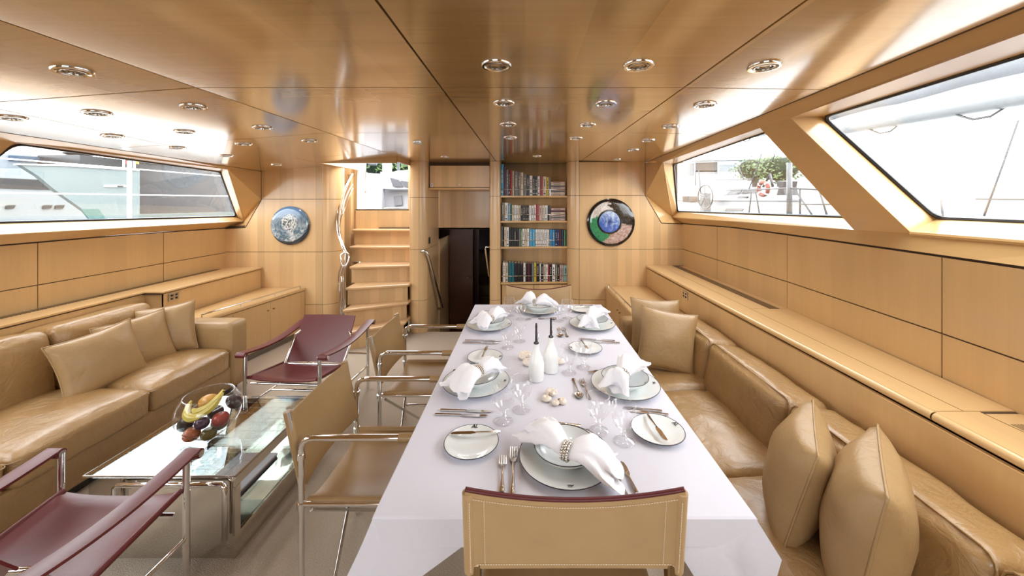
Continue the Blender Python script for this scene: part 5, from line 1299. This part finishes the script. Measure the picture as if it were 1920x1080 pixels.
# ------------------------------------------------------------------ round wall pieces
def art_mat(kind):
    m, nt, b = newmat('round_painting_%d' % kind); setp(b, rough=.12, coat=.6, coatr=.03)
    tc = nt.nodes.new('ShaderNodeTexCoord').outputs['Object']
    sp = nt.nodes.new('ShaderNodeSeparateXYZ'); nt.links.new(tc, sp.inputs[0])
    X, Z = sp.outputs[0], sp.outputs[2]
    R_ = .28 if kind == 1 else .226
    x = math_(nt, 'DIVIDE', X, R_); z = math_(nt, 'DIVIDE', Z, R_)
    n1 = noise_(nt, coords(nt, 'Object', (1/R_, 1/R_, 1/R_)), 3, 5, .6, 1.5); n1c = math_(nt, 'SUBTRACT', n1, .5)
    n2 = noise_(nt, coords(nt, 'Object', (1/R_, 1/R_, 1/R_)), 13, 4, .7, .8)
    def rad(cx, cz, amt):
        a = math_(nt, 'SUBTRACT', x, cx); c = math_(nt, 'SUBTRACT', z, cz)
        r = math_(nt, 'SQRT', math_(nt, 'ADD', math_(nt, 'MULTIPLY', a, a), math_(nt, 'MULTIPLY', c, c)))
        return math_(nt, 'ADD', r, math_(nt, 'MULTIPLY', n1c, amt)), math_(nt, 'ARCTAN2', c, a)
    def gt(v, t, soft=.03):
        mr = nt.nodes.new('ShaderNodeMapRange'); mr.inputs[1].default_value = t-soft; mr.inputs[2].default_value = t+soft; nt.links.new(v, mr.inputs[0]); return mr.outputs[0]
    def AND(a, c): return math_(nt, 'MULTIPLY', a, c)
    def NOT(a): return math_(nt, 'SUBTRACT', 1.0, a)
    if kind == 1:
        ro, ao = rad(0, 0, .05); ri, ai = rad(-.07, .03, .10)
        col = mixc(nt, gt(n2, .5, .15), (.02, .20, .07), (.05, .33, .16))                      # green sweep on the left
        low = gt(math_(nt, 'ADD', math_(nt, 'SUBTRACT', x, z), math_(nt, 'MULTIPLY', n1c, .8)), .45, .12)
        col = mixc(nt, low, col, mixc(nt, gt(n2, .55, .1), (.42, .25, .19), (.70, .62, .62)))    # blush lower right
        up = gt(math_(nt, 'ADD', math_(nt, 'SUBTRACT', z, math_(nt, 'MULTIPLY', x, .2)), math_(nt, 'MULTIPLY', n1c, .6)), .42, .06)
        col = mixc(nt, up, col, mixc(nt, gt(n2, .52, .06), (.55, .52, .47), (.80, .74, .74)))
        dk = gt(math_(nt, 'ADD', math_(nt, 'ADD', math_(nt, 'MULTIPLY', x, .75), math_(nt, 'MULTIPLY', z, .65)), math_(nt, 'MULTIPLY', n1c, .9)), .42, .03)
        col = mixc(nt, AND(dk, gt(z, -.12, .05)), col, mixc(nt, gt(n2, .62, .04), (.012, .011, .010), (.35, .22, .10)))
        inner = mixc(nt, gt(math_(nt, 'ADD', n1, math_(nt, 'MULTIPLY', z, .3)), .55, .12), (.06, .14, .52), (.55, .72, .86))
        col = mixc(nt, NOT(gt(ri, .52, .015)), col, (.008, .008, .010))
        col = mixc(nt, NOT(gt(ri, .44, .012)), col, inner)
        col = mixc(nt, NOT(gt(ri, .10, .06)), col, (.02, .05, .22))
        col = mixc(nt, gt(ro, .90, .012), col, (.008, .008, .009))
    else:
        r, a = rad(.0, .0, .22); rc, ac = rad(.02, .18, .25)
        sw = nt.nodes.new('ShaderNodeTexWave'); sw.wave_type = 'RINGS'; sw.rings_direction = 'Y'; sw.inputs['Scale'].default_value = 10; sw.inputs['Distortion'].default_value = 7; nt.links.new(tc, sw.inputs['Vector'])
        col = mixc(nt, sw.outputs[0], (.075, .15, .22), (.17, .25, .30))
        col = mixc(nt, gt(math_(nt, 'ADD', z, math_(nt, 'MULTIPLY', n1c, .5)), .55, .25), col, (.14, .27, .47))
        col = mixc(nt, AND(gt(n1, .52, .10), NOT(gt(z, .05, .3))), col, (.55, .62, .66))
        col = mixc(nt, AND(NOT(gt(rc, .40, .05)), gt(n2, .50, .03)), col, (.72, .74, .70))
        col = mixc(nt, AND(NOT(gt(rc, .42, .05)), NOT(gt(n2, .44, .03))), col, (.03, .035, .03))
        ry = math_(nt, 'ABSOLUTE', math_(nt, 'SUBTRACT', x, math_(nt, 'MULTIPLY', math_(nt, 'ADD', z, .2), -.35)))
        col = mixc(nt, AND(AND(NOT(gt(ry, .16, .06)), NOT(gt(z, -.02, .05))), gt(n2, .5, .03)), col, (.78, .80, .80))
        edge = gt(math_(nt, 'ADD', r, math_(nt, 'MULTIPLY', math_(nt, 'ADD', z, math_(nt, 'MULTIPLY', x, -.35)), -.28)), 1.04, .015)
        col = mixc(nt, AND(edge, NOT(gt(z, .2, .1))), col, (.035, .05, .07))
    nt.links.new(col, b.inputs['Base Color'])
    return m
def disc(label, c, R_, kind):
    t = thing('round_artwork', label, 'artwork', tuple(c))
    rot = Matrix.Rotation(PI/2, 4, 'X')
    prof = [(R_, 0), (R_, .012), (R_*.985, .018), (R_*.8, .024), (R_*.4, .030), (0, .032)]
    MB().lathe([(R_*.94, -.001), (R_*.94, .002), (R_, .003), (R_, .001)], 64, m=rot).build('backing_ring', M['black'] if kind == 1 else M['steel'], t, True, True, 30)
    MB().lathe(prof, 64, m=rot).build('face', art_mat(kind), t, True, True)
p = A(545, 423, 4.286); disc('round blue grey abstract wall piece with silvery centre, left of the stairs', p, .226, 0)
p = A(1145, 417, 4.356); disc('round black rimmed wall piece with green sweep and blue centre', p, .285, 1)
# ------------------------------------------------------------------ outside: harbour water, neighbouring boats, trees
M['water'] = flat('harbour_water', (.06, .09, .10), .12, 0, .1, 2, .3, 3)
mb = MB(); mb.bb(-80, -60, -1.65, 80, 90, -1.6); struct(mb.build('water', M['water']))
M['deck'] = flat('deck_gelcoat', (.70, .71, .70), .5)
mb = MB(); mb.bb(-4.9, -4, 1.16, -3.62, 7.5, 1.22); mb.bb(2.06, -4, 1.18, 3.2, 9, 1.24); struct(mb.build('deck_floor', M['deck']))
HULLW = flat('pale_hull_paint', (.21, .23, .235), .25, 0, .03, 1); HULLT = flat('turquoise_hull_paint', (.155, .195, .197), .15, 0, .04, 1)
DARKH = flat('dark_navy_hull_paint', (.018, .021, .025), .25, 0, .5, .8); DW = flat('dark_boat_window', (.03, .032, .035), .1); TW = flat('teal_boat_window', (.06, .14, .13), .1)
def slabx(name, px, X, t, m, par, smooth=False):
    """polygon given in photograph pixels, standing in the plane x = X and t deep"""
    mb = MB(); pts = [AX(x, y, X) for x, y in px]; mb.solid(pts, (t, 0, 0)); return mb.build(name, m, par)
# port neighbours
t = thing('motor_yacht', 'white motor yacht with long dark window band outside the port window', 'boat', (-10.5, 4.5, -1.6))
slabx('hull', [(-900, 318), (60, 316), (215, 420), (260, 640), (-900, 900)], -10, -2.5, HULLW, t)
slabx('window_band', [(-60, 331), (75, 337), (103, 356), (60, 355), (-60, 350)], -9.98, -.05, DW, t)
for x in (22, 91, 114): slabx('porthole', [(x-9, 386), (x-6, 384.5), (x+8, 384.5), (x+5, 390), (x+2, 391.5), (x-10, 391.5)], -9.97, -.06, DW, t)
slabx('side_window', [(152, 392), (185, 392), (200, 411), (168, 411)], -7.98, -.03, TW, t)
slabx('superstructure', [(-900, 306), (-900, 230), (30, 289), (150, 300), (240, 306), (240, 318), (60, 316), (-900, 318)], -11.5, -2, flat('superstructure_paint', (.19, .215, .24), .3), t)
slabx('upper_window', [(20, 291), (90, 296), (160, 303), (150, 306), (20, 301)], -11.45, -.1, flat('blue_boat_window', (.05, .08, .12), .1), t)
slabx('upper_window', [(95, 299), (165, 304), (225, 310), (225, 313), (95, 308)], -11.45, -.1, flat('blue_boat_window', (.05, .08, .12), .1), t)
MB().tube([AX(148, 306, -11), AX(148, 290, -11)], .03, 8).build('mast', M['white'], t); MB().ball(AX(148, 288, -11), .28, .28, .07, 14, 8).build('radar_dome', DW, t, True)
t = thing('sailing_yacht', 'turquoise hulled yacht with sharply raked bow outside the port window', 'boat', (-8.5, 7.0, -1.6))
slabx('hull', [(37, 308), (120, 309), (262, 319), (262, 560), (205, 418), (160, 396), (103, 356), (72, 330)], -8, -.08, HULLT, t)
slabx('toe_rail', [(37, 307), (120, 308), (262, 318), (262, 320.5), (120, 311), (37, 309.5)], -7.97, -.1, M['white'], t)
slabx('name_board', [(196, 347), (238, 347), (238, 350.5), (196, 350.5)], -7.98, -.02, M['white'], t); slabx('name_mark', [(222, 348), (232, 348), (232, 350), (222, 350)], -7.96, -.02, DW, t)
t = thing('dark_yacht', 'dark navy hulled yacht filling the right end of the port window', 'boat', (-7.5, 8.5, -1.6))
slabx('hull', [(150, 290), (262, 303), (330, 310), (415, 321), (520, 333), (520, 560), (150, 560)], -10.5, -1.0, DARKH, t)
slabx('cap_rail', [(262, 302), (330, 309), (415, 320), (520, 332), (520, 334), (415, 322.5), (330, 311.5), (262, 304.5)], -10.45, -.1, flat('grey_cap_rail', (.05, .06, .07), .3), t)
slabx('boot_stripe', [(200, 403), (470, 396), (470, 410), (200, 416)], -10.485, -.02, flat('grey_green_antifoul', (.10, .12, .11), .4), t)
t = thing('guard_rail', 'white guard rail wires and stanchion just outside the port window', 'railing', (-4.4, 4, 1.22))
for Y in (1.2, 4.06, 6.6): MB().tube([(-4.4, Y, 1.22), (-4.4, Y, 2.02)], .018, 8).build('stanchion', M['white'], t, True)
for z in (1.645, 1.935): MB().tube([(-4.4, -3, z), (-4.4, 7.3, z)], .007, 6).build('wire', M['white'], t)
for i, (x, c) in enumerate(((232, (.35, .03, .03)), (252, (.5, .42, .05)))):
    t = thing('signal_flag', ['small red flag fluttering above the turquoise hull', 'small yellow flag fluttering above the turquoise hull'][i], 'flag', tuple(AX(x, 318, -8.2)))
    MB().tube([AX(x, 322, -8.2), AX(x, 298, -8.2)], .02, 6).build('staff', M['white'], t); slabx('cloth', [(x, 299), (x+8, 302), (x+9, 308), (x+1, 306)], -8.2, -.02, flat('flag_cloth', c, .8), t)
# starboard neighbours
XR = 6.0
WH = flat('white_yacht_paint', (.34, .35, .36), .3, 0, .02); GW = flat('grey_boat_window', (.018, .021, .025), .15, 0, .2, 3); RIG = flat('grey_rigging', (.05, .055, .06), .4); BRN = flat('brown_boat_curtain', (.055, .043, .035), .7)
t = thing('sailing_yacht', 'white sailing yacht with cockpit wheel seen through the far right window', 'boat', (7.0, 9.0, -1.6))
slabx('hull', [(1225, 374), (1600, 372), (2700, 372), (2700, 900), (1225, 520)], XR, 3, WH, t)
slabx('coachroof', [(1352, 374), (1366, 352), (1450, 350), (1600, 352), (2000, 345), (2300, 374)], XR+.3, 2, WH, t)
slabx('side_window', [(1356, 367), (1375, 354), (1392, 353.5), (1386, 364)], XR+.28, .1, GW, t); slabx('side_window', [(1389, 364), (1395, 353.5), (1432, 353), (1418, 362)], XR+.28, .1, GW, t)
slabx('port_light', [(1384, 368), (1401, 368), (1399, 372), (1382, 372)], XR-.02, .05, GW, t)
slabx('deck_stripe', [(1270, 375.5), (1500, 376.5), (1500, 378), (1270, 377)], XR-.02, .03, RIG, t)
slabx('hull_vent', [(1362, 391), (1394, 391), (1390, 396), (1358, 396)], XR-.02, .03, flat('pale_grey_vent', (.11, .11, .115), .5), t)
wc = AX(1322, 369, XR-.5)
MB().tube([wc+Vector((0, .46*math.cos(a), .36*math.sin(a))) for a in [2*PI*i/28 for i in range(28)]], .02, 6, closed=True).build('wheel_rim', RIG, t, True)
for i in range(5):
    a = 2*PI*i/5+.3; MB().tube([wc, wc+Vector((0, .46*math.cos(a), .36*math.sin(a)))], .011, 6).build('wheel_spoke', RIG, t)
slabx('binnacle', [(1313, 362), (1320, 362), (1321, 398), (1312, 398)], XR-.4, .2, flat('grey_binnacle', (.12, .125, .13), .5), t)
def stick(par, name, pts, X, r, m): MB().tube([AX(x, y, X) for x, y in pts], r, 6).build(name, m, par, True)
stick(t, 'stanchion', [(1480, 305), (1480, 402)], XR-.6, .05, flat('steel_grey_post', (.11, .115, .12), .3))
for x in (1404, 1424): stick(t, 'ladder_leg', [(1409 if x < 1410 else 1417, 360), (x, 402)], XR-.5, .016, RIG)
for pts in ([(1360, 357), (1480, 353), (1545, 356)], [(1500, 353), (1500, 402)], [(1497, 365), (1522, 402)], [(1500, 383), (1560, 383)], [(1536, 356), (1550, 402)]): stick(t, 'rail', pts, XR-.6, .016, RIG)
for pts in ([(1428, 288), (1420, 315), (1404, 355)], [(1453, 288), (1448, 303)], [(1384, 310), (1394, 335)], [(1310, 318), (1314, 362)], [(1304, 320), (1304, 348)]): stick(t, 'rigging_line', pts, XR-.4, .014, RIG)
stick(t, 'crutch', [(1431, 350), (1444, 327), (1449, 350)], XR-.3, .03, RIG)
slabx('winch', [(1457, 339), (1470, 340), (1468, 351), (1472, 366), (1456, 366), (1460, 352)], XR-.3, .3, flat('black_winch', (.03, .03, .035), .4), t)
slabx('boat_cleat', [(1394, 334), (1402, 334), (1402, 338.5), (1394, 338.5)], XR-.3, .1, GW, t)
slabx('cockpit_gear', [(1279, 368), (1298, 368), (1300, 377), (1280, 379)], XR-.2, .2, BRN, t)
p = AX(1431, 354, XR-.5); t2 = thing('lifebuoy', 'orange lifebuoy ring hanging on the white yacht rail', 'lifebuoy', tuple(p))
MB().tube([p+Vector((0, .17*math.cos(a), .15*math.sin(a))) for a in [2*PI*i/24 for i in range(24)]], .045, 8, closed=True).build('ring', flat('orange_buoy', (.20, .035, .02), .5), t2, True)
for k in range(4):
    a = PI/4+k*PI/2; MB().tube([p+Vector((-.0, .17*math.cos(a+d), .15*math.sin(a+d))) for d in (-.12, 0, .12)], .049, 8).build('band', M['white'], t2, True)
t = thing('motor_cruiser', 'white cruiser with curtained windows behind the sailing yacht', 'boat', (11.5, 20, -1.6))
XC = 11
slabx('hull', [(1190, 352), (1700, 345), (1700, 420), (1190, 420)], XC, 3, WH, t)
slabx('cabin', [(1240, 352), (1255, 304), (1420, 300), (1430, 326), (1520, 330), (1560, 350)], XC+.4, 2.5, WH, t)
slabx('roof', [(1240, 303), (1424, 299), (1424, 296), (1330, 297), (1240, 299)], XC+.2, 3, WH, t)
for q, m_ in (([(1272, 314), (1288, 306), (1300, 306), (1300, 330), (1272, 330)], GW), ([(1304, 305), (1344, 304), (1344, 322), (1304, 322)], BRN), ([(1348, 309), (1376, 309), (1380, 322), (1348, 322)], flat('pale_blue_window', (.06, .075, .085), .1)), ([(1304, 320), (1344, 320), (1344, 326), (1304, 326)], GW)): slabx('window', q, XC+.38, .1, m_, t)
stick(t, 'handrail', [(1300, 338), (1420, 337)], XC-.1, .02, RIG)
# sail booms near the windows
def boom(label, a, b, r, X):
    t = thing('sail_boom', label, 'boom', tuple(a)); d = Vector(b)-Vector(a)
    p = [Vector(a)+d*i/10 for i in range(11)]
    MB().tube(p, r, 12).build('boom', WH, t, True)
    MB().tube([q+Vector((0, 0, r*1.3+.03*math.sin(i*1.7))) for i, q in enumerate(p)], r*1.15, 12).build('sail_cover', flat('pale_sail_cover', (.17, .18, .195), .8), t, True)
    for i in (2, 5, 8): MB().tube([p[i]+Vector((0, r*1.9*math.cos(k), r*.8+r*2.2*math.sin(k))) for k in [2*PI*j/14 for j in range(14)]], .012, 6, closed=True).build('sail_tie', RIG, t)
boom('pale boom with furled sail cover high outside the far right window', AX(1240, 284, 5.2), AX(1500, 226, 4.2), .13, 5)
boom('pale boom with furled sail cover outside the large near right window', AX(1500, 250, 5.0), AX(2050, 135, 4.2), .16, 5)
t = thing('rigging', 'thin grey rigging lines outside the large near right window', 'rigging', tuple(AX(1760, 410, 5.2)))
for pts in ([(1910, 225), (1880, 310), (1845, 405)], [(1765, 375), (1768, 410)], [(1830, 373), (1960, 374)], [(1560, 236), (1720, 210), (1920, 168)]): stick(t, 'line', pts, 5.2, .010, flat('pale_grey_rope', (.13, .135, .14), .7))
# trees on the shore
def tree(label, c, r, seed):
    t = thing('tree', label, 'tree', (c[0], c[1], -1.6), 0, 'trees on the shore behind the boats'); rnd_ = random.Random(seed); c = Vector(c)
    MB().tube([(c.x, c.y, -1.6), (c.x+.1, c.y, c.z)], min(.25, r*.2), 8).build('trunk', flat('tree_bark', (.06, .05, .04), .9), t)
    mb = MB()
    for i in range(900):
        d = Vector((rnd_.gauss(0, 1), rnd_.gauss(0, 1), rnd_.gauss(0, 1))).normalized(); k = r*(.55+.45*rnd_.random())*(1+.25*noise.noise(d*2.2+Vector((seed, 0, 0))))
        p = c+Vector((d.x*k*1.3, d.y*k*1.1, d.z*k*.85)); a = Vector((rnd_.random()-.5, rnd_.random()-.5, rnd_.random()-.5)).normalized(); b = a.orthogonal().normalized(); s_ = r*.085
        mb.add([p+a*s_, p+b*s_*.6, p-a*s_, p-b*s_*.6], [(0, 1, 2, 3)])
    o = mb.build('foliage', LEAF[seed % 2], t); o['kind'] = 'stuff'
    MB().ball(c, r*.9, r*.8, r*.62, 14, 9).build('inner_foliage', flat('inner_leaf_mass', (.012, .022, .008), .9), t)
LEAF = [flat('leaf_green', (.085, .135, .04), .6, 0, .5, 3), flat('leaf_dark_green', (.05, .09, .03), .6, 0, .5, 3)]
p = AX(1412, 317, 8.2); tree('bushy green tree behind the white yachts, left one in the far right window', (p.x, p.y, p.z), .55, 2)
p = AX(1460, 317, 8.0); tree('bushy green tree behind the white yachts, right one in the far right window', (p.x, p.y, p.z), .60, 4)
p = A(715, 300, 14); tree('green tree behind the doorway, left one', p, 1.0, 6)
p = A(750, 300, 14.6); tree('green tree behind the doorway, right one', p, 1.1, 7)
# cockpit seen through the companionway
t = thing('cockpit', 'white cockpit moulding with windscreen outside the companionway doorway', 'cockpit', tuple(A(715, 400, 6.8))); ck = t
def slaby(name, px, Y, d, m, par): mb = MB(); mb.solid([A(x, y, Y) for x, y in px], (0, d, 0)); return mb.build(name, m, par)
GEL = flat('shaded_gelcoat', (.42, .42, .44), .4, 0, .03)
slaby('bulkhead', [(640, 322), (716, 326), (716, 420), (640, 420)], 6.6, .15, GEL, t)
slaby('side_moulding', [(713, 322), (800, 322), (800, 420), (713, 420)], 6.9, .15, GEL, t)
slaby('dodger', [(716, 330), (745, 320), (800, 316), (800, 355), (717, 355)], 6.75, .1, flat('white_canvas', (.55, .55, .56), .8), t)
slaby('windscreen', [(731, 333), (747, 337), (755, 350), (737, 350)], 6.70, .04, flat('smoked_windscreen', (.11, .11, .12), .1), t)
slaby('windscreen', [(750, 338), (775, 342), (775, 351), (758, 350)], 6.70, .04, flat('smoked_windscreen', (.11, .11, .12), .1), t)
slaby('rubbing_strake', [(716, 354), (800, 356.5), (800, 359), (716, 356.5)], 6.66, .05, RIG, t)
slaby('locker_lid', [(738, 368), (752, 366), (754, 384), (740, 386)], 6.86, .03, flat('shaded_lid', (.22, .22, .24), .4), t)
MB().tube([A(720, 392, 6.6), A(722, 390, 6.6), A(800, 389, 6.6)], .012, 8).build('grab_rail', M['steel'], t, True)
t = thing('grab_rail', 'tall chrome grab rail on the left of the companionway doorway', 'handrail', tuple(A(684, 362, 5.3)))
MB().tube(smooth_path([A(677, 299, 5.3), A(683, 301, 5.3), A(685, 306, 5.3), A(685, 330, 5.3), A(685, 356, 5.3), A(683, 361, 5.3), A(677, 362, 5.3)]), .012, 8).build('rail', M['chrome'], t, True)
slaby('hatch_frame', [(672, 285), (676, 285), (676, 394), (672, 394)], 5.2, .1, M['white'], t)
t = ck
for a, b in (((692, 308), (699, 294)), ((699, 294), (706, 308)), ((692, 308), (706, 308)), ((747, 300), (747, 320))): MB().tube([A(*a, 9), A(*b, 9)], .03, 6).build('strut', RIG, t)
slaby('mast', [(717, 270), (727, 270), (727, 326), (717, 326)], 9.5, .3, M['white'], t)
